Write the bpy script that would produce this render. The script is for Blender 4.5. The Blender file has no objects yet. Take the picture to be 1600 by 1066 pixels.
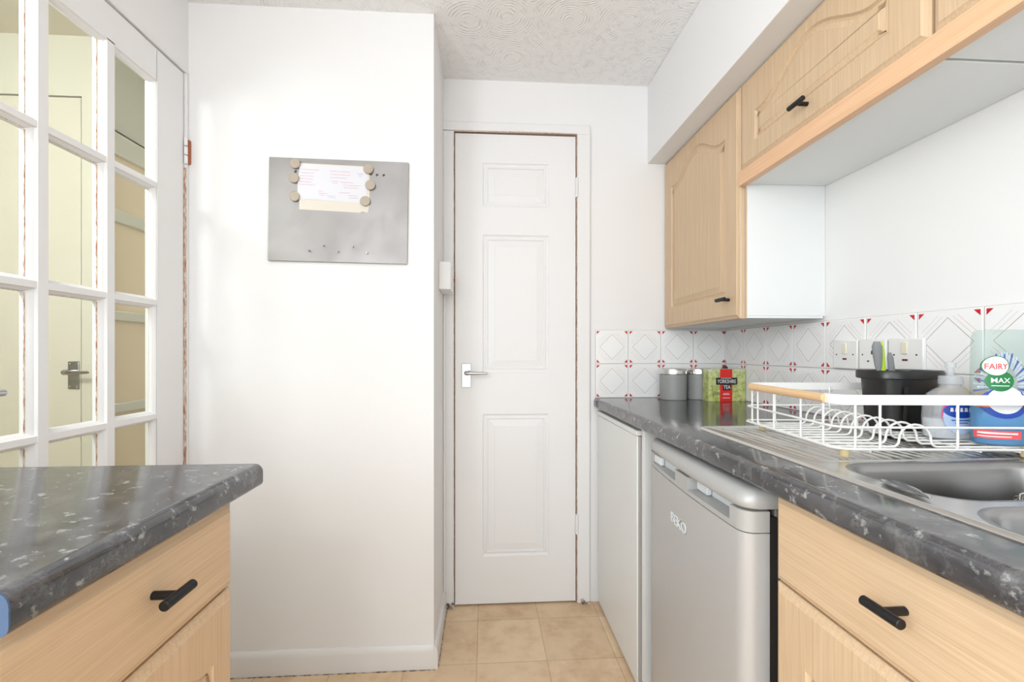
import bpy, bmesh, math, random
from mathutils import Vector, Matrix
from mathutils.geometry import tessellate_polygon
random.seed(7)
PI = math.pi
sc = bpy.context.scene
COL = sc.collection

# ------------------------------------------------------------------ camera
cam_d = bpy.data.cameras.new('camera'); cam = bpy.data.objects.new('camera', cam_d); COL.objects.link(cam)
cam.location = (0, 0, 1.10)
cam.rotation_euler = (PI/2, 0, -math.atan(43/690))
cam_d.sensor_width = 36; cam_d.lens = 690/1600*36
cam_d.shift_y = 18/1600; cam_d.clip_start = 0.02
sc.camera = cam
# ------------------------------------------------------------------ world, exposure, daylight
sc.view_settings.view_transform = 'Standard'
sc.view_settings.look = 'None'
sc.view_settings.gamma = 1
sc.view_settings.exposure = 0.56
sc.view_settings.use_curve_mapping = False
w = bpy.data.worlds.new('sky'); sc.world = w; w.use_nodes = True
bg = w.node_tree.nodes['Background']
bg.inputs['Color'].default_value = (0.93, 0.97, 1.0, 1); bg.inputs['Strength'].default_value = 1.0

def area(name, loc, rot, sx, sy, power, color=(1, 1, 1)):
    l = bpy.data.lights.new(name, 'AREA'); l.shape = 'RECTANGLE'; l.size = sx; l.size_y = sy
    l.energy = power; l.color = color
    o = bpy.data.objects.new(name, l); COL.objects.link(o); o.location = loc; o.rotation_euler = rot
    return o
# daylight through the window behind the camera, the kitchen's ceiling lamp, and added light for the side and the hall
area('window_daylight', (-0.1, -1.93, 1.38), (math.radians(90), 0, 0), 1.7, 1.55, 13, (0.885, 0.945, 1.0))
area('side_fill_light', (-0.96, -0.60, 1.50), (0, math.radians(-90), 0), 0.96, 1.04, 21, (0.885, 0.945, 1.0))  # added fill from the left, evens the right wall and cabinets
def bulb(name, loc, rad, power, color):
    l = bpy.data.lights.new(name, 'POINT'); l.energy = power; l.shadow_soft_size = rad; l.color = color
    o = bpy.data.objects.new(name, l); COL.objects.link(o); o.location = loc; return o
bulb('kitchen_lamp_light', (-0.36, -1.02, 1.93), 0.09, 13, (0.90, 0.95, 1.0))
bulb('hall_fill_light', (-1.27, 0.55, 1.85), 0.10, 19, (0.93, 0.96, 1.0))  # added unseen source so the hall is lit

# ------------------------------------------------------------------ materials
def nodes(m): return m.node_tree.nodes, m.node_tree.links
def mat(name, col, rough=0.5, metal=0.0, **kw):
    m = bpy.data.materials.new(name); m.use_nodes = True
    b = m.node_tree.nodes['Principled BSDF']
    b.inputs['Base Color'].default_value = (*col, 1)
    b.inputs['Roughness'].default_value = rough
    b.inputs['Metallic'].default_value = metal
    for k, v in kw.items(): b.inputs[k].default_value = v
    return m
def s2l(r, g, b):
    f = lambda c: (c/255/12.92) if c/255 <= 0.04045 else ((c/255+0.055)/1.055)**2.4
    return (f(r), f(g), f(b))
def coords(m, scale=(1, 1, 1), kind='Object'):
    n, l = nodes(m)
    t = n.new('ShaderNodeTexCoord'); mp = n.new('ShaderNodeMapping')
    mp.inputs['Scale'].default_value = scale
    l.new(t.outputs[kind], mp.inputs['Vector']); return mp.outputs['Vector']
def noise(m, vec, scale, detail=3, rough=0.5, dist=0):
    n, l = nodes(m); t = n.new('ShaderNodeTexNoise')
    t.inputs['Scale'].default_value = scale; t.inputs['Detail'].default_value = detail
    t.inputs['Roughness'].default_value = rough; t.inputs['Distortion'].default_value = dist
    l.new(vec, t.inputs['Vector']); return t.outputs['Fac']
def ramp(m, fac, stops):
    n, l = nodes(m); r = n.new('ShaderNodeValToRGB'); l.new(fac, r.inputs['Fac'])
    cr = r.color_ramp
    while len(cr.elements) < len(stops): cr.elements.new(0.5)
    for e, (p, c) in zip(cr.elements, stops): e.position = p; e.color = (*c, 1)
    return r.outputs['Color']
def to_color(m, c):
    n, l = nodes(m); l.new(c, n['Principled BSDF'].inputs['Base Color'])
def bump(m, h, strength=0.3, dist=0.001, prev=None):
    n, l = nodes(m); b = n.new('ShaderNodeBump')
    b.inputs['Strength'].default_value = strength; b.inputs['Distance'].default_value = dist
    l.new(h, b.inputs['Height'])
    if prev: l.new(prev, b.inputs['Normal'])
    l.new(b.outputs['Normal'], n['Principled BSDF'].inputs['Normal']); return b.outputs['Normal']
def mixc(m, a, b, fac, mode='MIX'):
    n, l = nodes(m); x = n.new('ShaderNodeMix'); x.data_type = 'RGBA'; x.blend_type = mode
    for sock, v in ((x.inputs['Factor'], fac), (x.inputs[6], a), (x.inputs[7], b)):
        if isinstance(v, (int, float)): sock.default_value = v
        elif isinstance(v, tuple): sock.default_value = (*v, 1)
        else: l.new(v, sock)
    return x.outputs[2]

def wall_mat(name, col, bs=0.35):
    m = mat(name, col, 0.85)
    m.node_tree.nodes['Principled BSDF'].inputs['Specular IOR Level'].default_value = 0.2
    v = coords(m)
    bump(m, noise(m, v, 260, 4, 0.6), bs, 0.0006)
    return m
M = {}
M['wall'] = wall_mat('white wall paint', (0.87, 0.862, 0.86))
M['wall_cream'] = wall_mat('off white wall paint', (0.88, 0.875, 0.86))
M['hall'] = wall_mat('hall paint', s2l(228, 226, 212))
M['hall_ceiling'] = wall_mat('hall ceiling paint', s2l(222, 214, 196))
M['gloss'] = mat('white gloss paint', (0.85, 0.845, 0.845), 0.42, 0, **{'Specular IOR Level': 0.3})
bump(M['gloss'], noise(M['gloss'], coords(M['gloss'], (60, 60, 6)), 6, 3, 0.6), 0.10, 0.0006)
M['gloss_worn'] = mat('worn gloss paint', (0.74, 0.69, 0.63), 0.4)
to_color(M['gloss_worn'], ramp(M['gloss_worn'], noise(M['gloss_worn'], coords(M['gloss_worn'], (90, 90, 14)), 2.2, 4, 0.7),
         [(0.42, (0.35, 0.17, 0.09)), (0.5, (0.66, 0.55, 0.46)), (0.58, (0.80, 0.78, 0.75))]))
M['bare'] = mat('bare pine showing through', (0.42, 0.20, 0.11), 0.6)
to_color(M['bare'], ramp(M['bare'], noise(M['bare'], coords(M['bare'], (120, 120, 18)), 2.0, 4, 0.8),
         [(0.40, (0.36, 0.14, 0.08)), (0.50, (0.62, 0.45, 0.34)), (0.60, (0.82, 0.78, 0.72))]))
M['skirt'] = mat('skirting gloss', (0.80, 0.785, 0.775), 0.3)
M['dark'] = mat('dark gap', (0.02, 0.015, 0.012), 0.9)
M['dirt'] = mat('dirty sealant', (0.30, 0.22, 0.15), 0.9)
to_color(M['dirt'], ramp(M['dirt'], noise(M['dirt'], coords(M['dirt']), 60, 4), [(0.4, (0.12, 0.08, 0.05)), (0.6, (0.6, 0.52, 0.42))]))

# ceiling: artex swirls
m = mat('artex ceiling', (0.93, 0.92, 0.915), 0.8); M['ceiling'] = m
n, l = nodes(m)
v = coords(m)
vo = n.new('ShaderNodeTexVoronoi'); vo.inputs['Scale'].default_value = 5.2; vo.inputs['Randomness'].default_value = 0.35
l.new(v, vo.inputs['Vector'])
wob = noise(m, v, 18, 4, 0.6)
ad = n.new('ShaderNodeMath'); ad.operation = 'MULTIPLY_ADD'; ad.inputs[1].default_value = 0.05
l.new(wob, ad.inputs[0]); l.new(vo.outputs['Distance'], ad.inputs[2])
mu = n.new('ShaderNodeMath'); mu.operation = 'MULTIPLY'; mu.inputs[1].default_value = 120; l.new(ad.outputs[0], mu.inputs[0])
si = n.new('ShaderNodeMath'); si.operation = 'SINE'; l.new(mu.outputs[0], si.inputs[0])
ml = n.new('ShaderNodeMath'); ml.operation = 'MULTIPLY'; l.new(si.outputs[0], ml.inputs[0])
l.new(ramp(m, noise(m, v, 30, 4, 0.7), [(0.48, (0.03,)*3), (0.66, (1,)*3)]), ml.inputs[1])
bump(m, ml.outputs[0], 0.55, 0.0042)
st = noise(m, v, 5, 2)

# floor: vinyl tiles 0.25 m, sandy
m = mat('sandy vinyl tiles', s2l(214, 186, 152), 0.42); M['floor'] = m
n, l = nodes(m); v = coords(m)
mp = n.new('ShaderNodeMapping'); mp.inputs['Location'].default_value = (0.052, -1.715 + 2.0, 0); l.new(v, mp.inputs['Vector'])
br = n.new('ShaderNodeTexBrick'); br.offset = 0; br.squash = 1
for k, x in (('Scale', 1), ('Mortar Size', 0.0022), ('Mortar Smooth', 0.3), ('Bias', 0), ('Brick Width', 0.25), ('Row Height', 0.25)):
    br.inputs[k].default_value = x
br.inputs['Color1'].default_value = (*s2l(214, 182, 144), 1); br.inputs['Color2'].default_value = (*s2l(234, 206, 170), 1)
br.inputs['Mortar'].default_value = (*s2l(176, 146, 112), 1)
l.new(mp.outputs[0], br.inputs['Vector'])
mo = ramp(m, noise(m, v, 9, 6, 0.65), [(0.32, s2l(192, 154, 114)), (0.52, s2l(234, 206, 172)), (0.72, s2l(242, 220, 190))])
to_color(m, mixc(m, br.outputs['Color'], mo, 0.45))
bump(m, noise(m, v, 90, 4), 0.15, 0.0006)

# wood
def wood(name, axis, a, b, c, rough=0.42):
    m = mat(name, b, rough)
    sc_ = {'X': (1.0, 60, 60), 'Y': (60, 1.0, 60), 'Z': (60, 60, 1.0)}[axis]
    v = coords(m, sc_)
    f1 = noise(m, v, 3.2, 5, 0.62, 0.4)
    sc2 = {'X': (4, 260, 260), 'Y': (260, 4, 260), 'Z': (260, 260, 4)}[axis]
    f2 = noise(m, coords(m, sc2), 2.0, 3, 0.6)
    c1 = ramp(m, f1, [(0.25, a), (0.52, b), (0.78, c)])
    c2 = ramp(m, f2, [(0.35, (0.84, 0.81, 0.78)), (0.58, (1, 1, 1))])
    to_color(m, mixc(m, c1, c2, 0.6, 'MULTIPLY'))
    bump(m, f2, 0.12, 0.0004)
    return m
OA, OB, OC = s2l(207, 178, 142), s2l(215, 187, 153), s2l(223, 197, 164)
M['oak_v'] = wood('light oak vertical grain', 'Z', OA, OB, OC)
M['oak_h'] = wood('light oak horizontal grain', 'Y', OA, OB, OC)
M['beech'] = wood('orange beech strip', 'Y', s2l(226, 180, 138), s2l(236, 192, 152), s2l(242, 202, 164))
M['dowel'] = wood('pale wooden dowel', 'Y', s2l(222, 178, 128), s2l(236, 196, 148), s2l(242, 208, 166), 0.5)
M['melamine'] = mat('white melamine', (0.83, 0.84, 0.83), 0.38)
bump(M['melamine'], noise(M['melamine'], coords(M['melamine']), 300, 2), 0.08, 0.0004)
M['carcass'] = mat('cabinet inside', (0.72, 0.71, 0.68), 0.5)

# worktop: grey mottled laminate
def laminate(name, dark, midc, light, rough):
    m = mat(name, midc, rough)
    v = coords(m)
    a = ramp(m, noise(m, v, 26, 6, 0.72, 0.1), [(0.36, dark), (0.52, midc), (0.66, light)])
    f = ramp(m, noise(m, coords(m, (1, 1, 1)), 62, 4, 0.6, 0.1), [(0.595, (0, 0, 0)), (0.70, (1, 1, 1))])
    col = mixc(m, a, s2l(156, 157, 156), f)
    to_color(m, col)
    bump(m, noise(m, v, 210, 3), 0.10, 0.0005)
    return m
M['worktop'] = laminate('grey mottled laminate', s2l(38, 39, 43), s2l(62, 62, 66), s2l(98, 98, 99), 0.13)
M['worktop'].node_tree.nodes['Principled BSDF'].inputs['IOR'].default_value = 2.05
M['cap'] = mat('end strip with blue reflection', s2l(70, 92, 122), 0.35)  # blue reflection put into the strip's base colour

M['black'] = mat('matt black metal', (0.012, 0.012, 0.014), 0.42, 0.3)
M['chrome'] = mat('polished chrome', (0.48, 0.48, 0.50), 0.14, 1.0)
M['steel'] = mat('stainless steel', (0.68, 0.67, 0.65), 0.26, 1.0)
M['bowl'] = mat('shaded stainless bowl', (0.30, 0.295, 0.29), 0.30, 1.0)  # steel darkened, puts the shade inside the bowls into the colour
bump(M['steel'], noise(M['steel'], coords(M['steel']), 500, 2), 0.05, 0.0003)
M['brushed'] = mat('brushed steel board', (0.34, 0.325, 0.318), 0.40, 1.0)
bump(M['brushed'], noise(M['brushed'], coords(M['brushed'], (3, 40, 400)), 3, 3), 0.12, 0.0004)
n, l = nodes(M['brushed'])
l.new(ramp(M['brushed'], noise(M['brushed'], coords(M['brushed']), 7, 3, 0.5, 0.8), [(0.3, (0.46,)*3), (0.7, (0.58,)*3)]), n['Principled BSDF'].inputs['Roughness'])
M['magnet'] = mat('putty coloured magnet', s2l(176, 164, 148), 0.5, 0.2)
M['peg'] = mat('steel peg magnet', (0.30, 0.29, 0.285), 0.25, 1.0)
M['paper'] = mat('white paper', s2l(226, 226, 232), 0.8)
M['paper_cream'] = mat('cream paper', s2l(226, 219, 206), 0.8)
M['ink'] = mat('pink ink', s2l(214, 90, 130), 0.8)
M['ink_grey'] = mat('grey ink', s2l(150, 145, 150), 0.8)
M['tile'] = mat('white ceramic tile', (0.90, 0.895, 0.885), 0.12)
M['grout'] = mat('grout', s2l(196, 190, 182), 0.8)
M['tile_red'] = mat('red tile print', s2l(200, 28, 42), 0.15)
M['tile_brown'] = mat('brown tile line', s2l(176, 140, 122), 0.2)
M['tile_pink'] = mat('pale pink tile line', s2l(226, 186, 176), 0.2)
M['tile_grey'] = mat('pale grey tile line', s2l(212, 208, 203), 0.2)
M['socket'] = mat('white moulded plastic', (0.82, 0.81, 0.79), 0.22)
M['socket_cream'] = mat('cream rocker', s2l(232, 224, 202), 0.25)
M['neon'] = mat('dark red neon', s2l(96, 20, 30), 0.2)
M['hole'] = mat('dark pin hole', (0.03, 0.03, 0.03), 0.7)
M['silver'] = mat('silver painted steel', s2l(188, 187, 186), 0.42, 0.2)
bump(M['silver'], noise(M['silver'], coords(M['silver']), 420, 2), 0.06, 0.0004)
M['silver_plastic'] = mat('silver plastic', s2l(180, 180, 178), 0.4, 0.15)
M['fridge_side'] = mat('grey cabinet side', s2l(120, 118, 116), 0.5)
M['pale_plastic'] = mat('pale recess plastic', s2l(222, 226, 228), 0.3)
M['can_grey'] = mat('grey painted tin', s2l(150, 151, 148), 0.45)
M['rack'] = mat('white coated wire', (0.84, 0.83, 0.80), 0.35)
M['foot'] = mat('amber translucent rubber', s2l(236, 216, 168), 0.25, 0, **{'Transmission Weight': 0.45, 'IOR': 1.4})
M['black_plastic'] = mat('black plastic', (0.014, 0.013, 0.013), 0.30)
M['grey_rubber'] = mat('grey rubber grip', s2l(128, 130, 132), 0.5)
M['lime'] = mat('lime green plastic', s2l(186, 220, 60), 0.35)
M['red'] = mat('red print', s2l(226, 40, 34), 0.4)
M['white_ink'] = mat('white print', (0.85, 0.85, 0.85), 0.5)
M['black_ink'] = mat('black print', (0.015, 0.013, 0.015), 0.5)
M['brown_bag'] = mat('dark brown foil', s2l(92, 40, 36), 0.4)
M['green_dark'] = mat('dark green print', s2l(18, 122, 62), 0.35)
M['blue_ink'] = mat('blue print', s2l(28, 72, 170), 0.35)
M['blue_pale'] = mat('pale blue print', s2l(186, 208, 238), 0.35)
M['ray_ink'] = mat('white and blue ray print', s2l(190, 205, 226), 0.35)
M['magenta'] = mat('magenta print', s2l(214, 60, 140), 0.35)
M['yellow'] = mat('yellow print', s2l(250, 205, 60), 0.35)
M['orange'] = mat('orange print', s2l(244, 140, 70), 0.35)
M['coral'] = mat('coral red print', s2l(238, 96, 98), 0.35)
M['red_ink'] = mat('red lettering', s2l(222, 62, 58), 0.35)
M['copper'] = mat('rusty brass', s2l(176, 104, 66), 0.45, 0.6)
M['wool'] = mat('stainless scourer', (0.35, 0.33, 0.31), 0.4, 0.9)
M['lamp'] = mat('lit lamp glass', (1, 1, 1), 0.4, 0, **{'Emission Color': (1, 0.97, 0.93, 1), 'Emission Strength': 6})
M['tan_glass'] = mat('obscured tan glass', s2l(250, 230, 200), 0.25)

def glassy(name, tint=(1, 1, 1), ior=1.45, rough=0.0):
    m = bpy.data.materials.new(name); m.use_nodes = True
    n, l = nodes(m); n.clear()
    o = n.new('ShaderNodeOutputMaterial'); tr = n.new('ShaderNodeBsdfTransparent'); tr.inputs[0].default_value = (*tint, 1)
    gl = n.new('ShaderNodeBsdfGlossy'); gl.inputs['Roughness'].default_value = rough
    fr = n.new('ShaderNodeFresnel'); fr.inputs['IOR'].default_value = ior
    mx = n.new('ShaderNodeMixShader')
    ge = n.new('ShaderNodeNewGeometry'); k1 = n.new('ShaderNodeMath'); k1.operation = 'SUBTRACT'; k1.inputs[0].default_value = 1.0
    l.new(ge.outputs['Backfacing'], k1.inputs[1]); k2 = n.new('ShaderNodeMath'); k2.operation = 'MULTIPLY'
    l.new(fr.outputs[0], k2.inputs[0]); l.new(k1.outputs[0], k2.inputs[1])
    l.new(k2.outputs[0], mx.inputs[0]); l.new(tr.outputs[0], mx.inputs[1]); l.new(gl.outputs[0], mx.inputs[2])
    l.new(mx.outputs[0], o.inputs['Surface']); return m
M['glass'] = glassy('window glass', (0.97, 0.985, 0.965), 1.25)
def clear_plastic(name, tint, mixf):
    m = bpy.data.materials.new(name); m.use_nodes = True
    n, l = nodes(m); b = n['Principled BSDF']; b.inputs['Base Color'].default_value = (*tint, 1); b.inputs['Roughness'].default_value = 0.12
    o = [x for x in n if x.type == 'OUTPUT_MATERIAL'][0]
    tr = n.new('ShaderNodeBsdfTransparent'); tr.inputs[0].default_value = (*[0.5+0.5*c for c in tint], 1)
    mx = n.new('ShaderNodeMixShader'); mx.inputs[0].default_value = mixf
    l.new(tr.outputs[0], mx.inputs[1]); l.new(b.outputs[0], mx.inputs[2]); l.new(mx.outputs[0], o.inputs['Surface']); return m
M['clear'] = clear_plastic('clear bottle plastic', s2l(222, 234, 230), 0.16)
M['clear_soap'] = clear_plastic('clear soap bottle plastic', s2l(236, 238, 240), 0.30)
M['soap_milk'] = clear_plastic('milky soap', s2l(238, 240, 244), 0.9)
M['blue_liquid'] = clear_plastic('blue washing up liquid', s2l(8, 146, 222), 0.92)

# tea box picture: fields and walls under a pale sky
m = mat('printed countryside', s2l(180, 190, 100), 0.35); M['fields'] = m
n, l = nodes(m)
t = n.new('ShaderNodeTexCoord'); sp = n.new('ShaderNodeSeparateXYZ'); l.new(t.outputs['Generated'], sp.inputs[0])
zr = ramp(m, sp.outputs['Z'], [(0.0, s2l(172, 184, 96)), (0.25, s2l(196, 204, 116)), (0.45, s2l(166, 180, 100)), (0.62, s2l(208, 210, 140)), (0.80, s2l(190, 200, 136)), (0.95, s2l(220, 222, 186))])
v = coords(m)
f = ramp(m, noise(m, v, 60, 5, 0.7), [(0.38, s2l(132, 142, 72)), (0.50, s2l(196, 204, 128)), (0.62, s2l(230, 228, 180))])
to_color(m, mixc(m, zr, f, 0.55))

# ------------------------------------------------------------------ mesh tools
def root_loc(p):
    while p.parent: p = p.parent
    return p.location
class MB:
    def __init__(s): s.v = []; s.f = []; s.mi = []; s.k = 0
    def face(s, pts, k=None):
        b = len(s.v); s.v += [tuple(p) for p in pts]; s.f.append(tuple(range(b, b+len(pts)))); s.mi.append(s.k if k is None else k)
    def box(s, x0, x1, y0, y1, z0, z1, k=None):
        b = len(s.v); s.v += [(x, y, z) for x in (x0, x1) for y in (y0, y1) for z in (z0, z1)]
        for q in ((0, 1, 3, 2), (4, 6, 7, 5), (0, 4, 5, 1), (2, 3, 7, 6), (0, 2, 6, 4), (1, 5, 7, 3)):
            s.f.append(tuple(b+i for i in q)); s.mi.append(s.k if k is None else k)
        return s
    def loops(s, L, cap0=True, cap1=True, k=None, closed=True):
        kk = s.k if k is None else k
        b = len(s.v); n = len(L[0])
        for lp in L: s.v += [tuple(p) for p in lp]
        for i in range(len(L)-1):
            for j in range(n if closed else n-1):
                j2 = (j+1) % n
                s.f.append((b+i*n+j, b+i*n+j2, b+(i+1)*n+j2, b+(i+1)*n+j)); s.mi.append(kk)
        if cap0: s.f.append(tuple(b+j for j in reversed(range(n)))); s.mi.append(kk)
        if cap1: s.f.append(tuple(b+(len(L)-1)*n+j for j in range(n))); s.mi.append(kk)
        return s
    def tube(s, pts, r, n=10, closed=False, k=None):
        P = [Vector(p) for p in pts]; L = []
        N = len(P)
        t0 = (P[1]-P[0]).normalized()
        up = Vector((0, 0, 1)) if abs(t0.z) < 0.9 else Vector((1, 0, 0))
        u = t0.cross(up).normalized()
        for i in range(N):
            if closed: t = (P[(i+1) % N]-P[i-1]).normalized()
            else: t = (P[min(i+1, N-1)]-P[max(i-1, 0)]).normalized()
            u = (u - t*u.dot(t)).normalized(); w_ = t.cross(u)
            rr = r[i] if isinstance(r, (list, tuple)) else r
            L.append([P[i]+(u*math.cos(a)+w_*math.sin(a))*rr for a in [2*PI*j/n for j in range(n)]])
        if closed: L.append(L[0]); return s.loops(L, False, False, k)
        return s.loops(L, True, True, k)
    def cyl(s, c, r, h, axis='Z', n=32, ch=0.0, k=None):
        ax = {'X': Vector((1, 0, 0)), 'Y': Vector((0, 1, 0)), 'Z': Vector((0, 0, 1))}[axis]
        a1 = Vector((0, 1, 0)) if axis == 'X' else Vector((1, 0, 0)); a2 = ax.cross(a1)
        c = Vector(c); prof = [(0, r-ch), (ch, r), (h-ch, r), (h, r-ch)] if ch else [(0, r), (h, r)]
        return s.loops([[c+ax*z+(a1*math.cos(2*PI*j/n)+a2*math.sin(2*PI*j/n))*q for j in range(n)] for z, q in prof], k=k)
    def lathe(s, c, prof, n=40, k=None, cap0=True, cap1=True):
        return s.loops([[(c[0]+q*math.cos(2*PI*j/n), c[1]+q*math.sin(2*PI*j/n), c[2]+z) for j in range(n)] for q, z in prof], cap0, cap1, k)
    def build(s, name, mats, parent=None, bevel=0, smooth=None, segs=2, local=False, origin=None):
        me = bpy.data.meshes.new(name)
        off = Vector((0, 0, 0))
        if parent is not None:
            if not local: off = root_loc(parent).copy()
        elif not local:
            xs = [p[0] for p in s.v]; ys = [p[1] for p in s.v]; zs = [p[2] for p in s.v]
            off = Vector(origin) if origin else Vector(((min(xs)+max(xs))/2, (min(ys)+max(ys))/2, min(zs)))
        me.from_pydata([tuple(Vector(p)-off) for p in s.v], [], s.f)
        for mm in (mats if isinstance(mats, (list, tuple)) else [mats]): me.materials.append(M[mm] if isinstance(mm, str) else mm)
        for p, i in zip(me.polygons, s.mi): p.material_index = i
        bm = bmesh.new(); bm.from_mesh(me); bmesh.ops.remove_doubles(bm, verts=bm.verts, dist=1e-6)
        bmesh.ops.recalc_face_normals(bm, faces=bm.faces); bm.to_mesh(me); bm.free()
        o = bpy.data.objects.new(name, me); COL.objects.link(o)
        if parent is not None: o.parent = parent
        else: o.location = off
        if bevel:
            b = o.modifiers.new('bevel', 'BEVEL'); b.width = bevel; b.segments = segs; b.limit_method = 'ANGLE'; b.angle_limit = math.radians(40)
        if smooth or bevel:
            me.shade_smooth() if hasattr(me, 'shade_smooth') else None
            me.set_sharp_from_angle(angle=math.radians(smooth or 35))
        return o

def thing(name, label, cat, loc=(0, 0, 0), group=None):
    o = bpy.data.objects.new(name, None); COL.objects.link(o); o.location = loc
    o.empty_display_size = 0.02
    o['label'] = label; o['category'] = cat
    if group: o['group'] = group
    return o
def tag(o, label, cat, group=None, kind=None):
    o['label'] = label; o['category'] = cat
    if group: o['group'] = group
    if kind: o['kind'] = kind
    return o
def struct(o, label=None):
    o['kind'] = 'structure'
    if label: o['label'] = label
    return o
def copy_tree(o, parent=None):
    c = o.copy(); COL.objects.link(c)
    if parent is not None: c.parent = parent
    for ch in list(o.children): copy_tree(ch, c)
    return c
def bx(name, m, d, parent=None, bevel=0, local=False):
    return MB().box(*d).build(name, m, parent, bevel, local=local)

def text_pts(txt, size, bold=0.0, align='CENTER', xscale=1.0):
    cu = bpy.data.curves.new('t', 'FONT'); cu.body = txt; cu.size = size; cu.align_x = align; cu.align_y = 'CENTER'
    cu.offset = bold; cu.resolution_u = 3
    o = bpy.data.objects.new('t', cu); COL.objects.link(o)
    bpy.context.view_layer.update()
    me = o.to_mesh(); V = [(v.co.x*xscale, v.co.y) for v in me.vertices]; F = [tuple(p.vertices) for p in me.polygons]
    o.to_mesh_clear(); bpy.data.objects.remove(o); bpy.data.curves.remove(cu)
    return V, F
def add_text(mb, txt, size, fn, k=0, bold=0.0, align='CENTER', cx=0, cy=0, xscale=1.0, thick=None):
    V, F = text_pts(txt, size, bold, align, xscale); b = len(mb.v)
    mb.v += [tuple(fn(x+cx, y+cy)) for x, y in V]
    for f in F: mb.f.append(tuple(b+i for i in f)); mb.mi.append(k)
def add_poly(mb, pts2, fn, k=0):
    mb.face([fn(x, y) for x, y in pts2], k)
def circle2(cx, cy, rx, ry, n=36, a0=0, a1=2*PI): return [(cx+rx*math.cos(a0+(a1-a0)*i/n), cy+ry*math.sin(a0+(a1-a0)*i/n)) for i in range(n)]

# ------------------------------------------------------------------ room shell
XL, XR, YF, YP, ZC, YB = -1.0, 1.08, 1.925, 1.56, 2.285, -2.0
struct(bx('floor', 'floor', (-3.2, 1.25, YB-0.1, 2.3, -0.05, 0)), 'sandy vinyl tiled floor')
struct(bx('ceiling', 'ceiling', (-1.1, 1.25, YB-0.1, 2.1, ZC, ZC+0.05)), 'white ceiling with swirled artex texture')
struct(bx('wall_right', 'wall_cream', (XR, XR+0.12, YB-0.1, 2.1, 0, ZC)))
mb = MB(); mb.box(-0.177, -0.127-0.018, YF, YF+0.12, 0, ZC).box(0.40+0.018, XR, YF, YF+0.12, 0, ZC).box(-0.145, 0.418, YF, YF+0.12, 2.075, ZC)
struct(mb.build('wall_far', 'wall'))
struct(bx('wall_pier', 'wall', (-1.1, -0.177, YP, YF+0.12, 0, ZC)), 'white boxed out wall with the steel board on it')
mb = MB(); mb.box(-1.1, XL, YB-0.1, -1.15, 0, ZC).box(-1.1, XL, -1.15, -0.05, 0, 1.0).box(-1.1, XL, -1.15, -0.05, 2.0, ZC).box(-1.1, XL, -0.05, 0.765, 0, ZC).box(-1.1, XL, 0.765, YP, 2.05, ZC)
struct(mb.build('wall_left', 'wall'))
# window wall behind the camera
mb = MB(); mb.box(-1.0, XR, YB-0.1, YB, 0, 0.55).box(-1.0, XR, YB-0.1, YB, 2.2, ZC).box(-1.0, -0.95, YB-0.1, YB, 0.55, 2.2).box(0.8, XR, YB-0.1, YB, 0.55, 2.2)
struct(mb.build('wall_back', 'wall'))
w1 = MB(); w1.box(-0.95, 0.8, YB-0.09, YB-0.03, 0.55, 0.60).box(-0.95, 0.8, YB-0.09, YB-0.03, 2.15, 2.2)
for x in (-0.95, -0.10, 0.75): w1.box(x, x+0.05, YB-0.09, YB-0.03, 0.60, 2.15)
w1 = struct(w1.build('window_1', 'gloss', bevel=0.004)); 
bx('pane', 'glass', (-0.90, -0.10, YB-0.065, YB-0.06, 0.60, 2.15), w1); bx('pane', 'glass', (-0.05, 0.75, YB-0.065, YB-0.06, 0.60, 2.15), w1)
w2 = MB()  # side window made up to go with the added side light
for z in (1.0, 1.96): w2.box(-1.08, -1.02, -1.15, -0.05, z, z+0.04)
for y in (-1.15, -0.62, -0.09): w2.box(-1.08, -1.02, y, y+0.04, 1.04, 1.96)
w2 = struct(w2.build('added_side_window', 'gloss', bevel=0.004), 'added white framed side window beside the camera, unseen, for side light')
bx('pane', 'glass', (-1.052, -1.048, -1.11, -0.62, 1.04, 1.96), w2); bx('pane', 'glass', (-1.052, -1.048, -0.58, -0.09, 1.04, 1.96), w2)
# boxed soffit over the wall cabinets
struct(bx('trim_1', 'wall', (0.725, XR, YB, YF, 1.94, ZC), bevel=0.002), 'white boxed soffit running above the wall cabinets')
# skirting on the boxed wall
sk = MB()
prof = [(0, 0), (0.015, 0), (0.015, 0.062), (0.011, 0.074), (0.004, 0.081), (0, 0.081)]
sk.loops([[(-1.0, YP-d, z) for d, z in prof], [(-0.177+d*0, YP-d, z) for d, z in prof]], k=0)
struct(sk.build('baseboard_left', 'skirt', smooth=30), 'white skirting along the boxed out wall')
sk = MB()
sk.loops([[(-0.177+d, YP-0.015, z) for d, z in prof], [(-0.177+d, YF-0.013, z) for d, z in prof]])
struct(sk.build('baseboard_return', 'skirt', smooth=30), 'white skirting on the short return beside the panelled door')
# dirty sealant at the foot of the wall and frame
mb = MB(); mb.tube([(-0.162, YP-0.012, 0.001), (-0.161, 1.70, 0.001), (-0.160, YF-0.02, 0.001)], 0.003, 6)
mb.tube([(-0.95, YP-0.017, 0.0), (-0.6, YP-0.0165, 0.0), (-0.17, YP-0.017, 0.0)], 0.0022, 6)
struct(mb.build('trim_2', 'dirt'), 'grubby sealant line where the skirting meets the floor')
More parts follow.
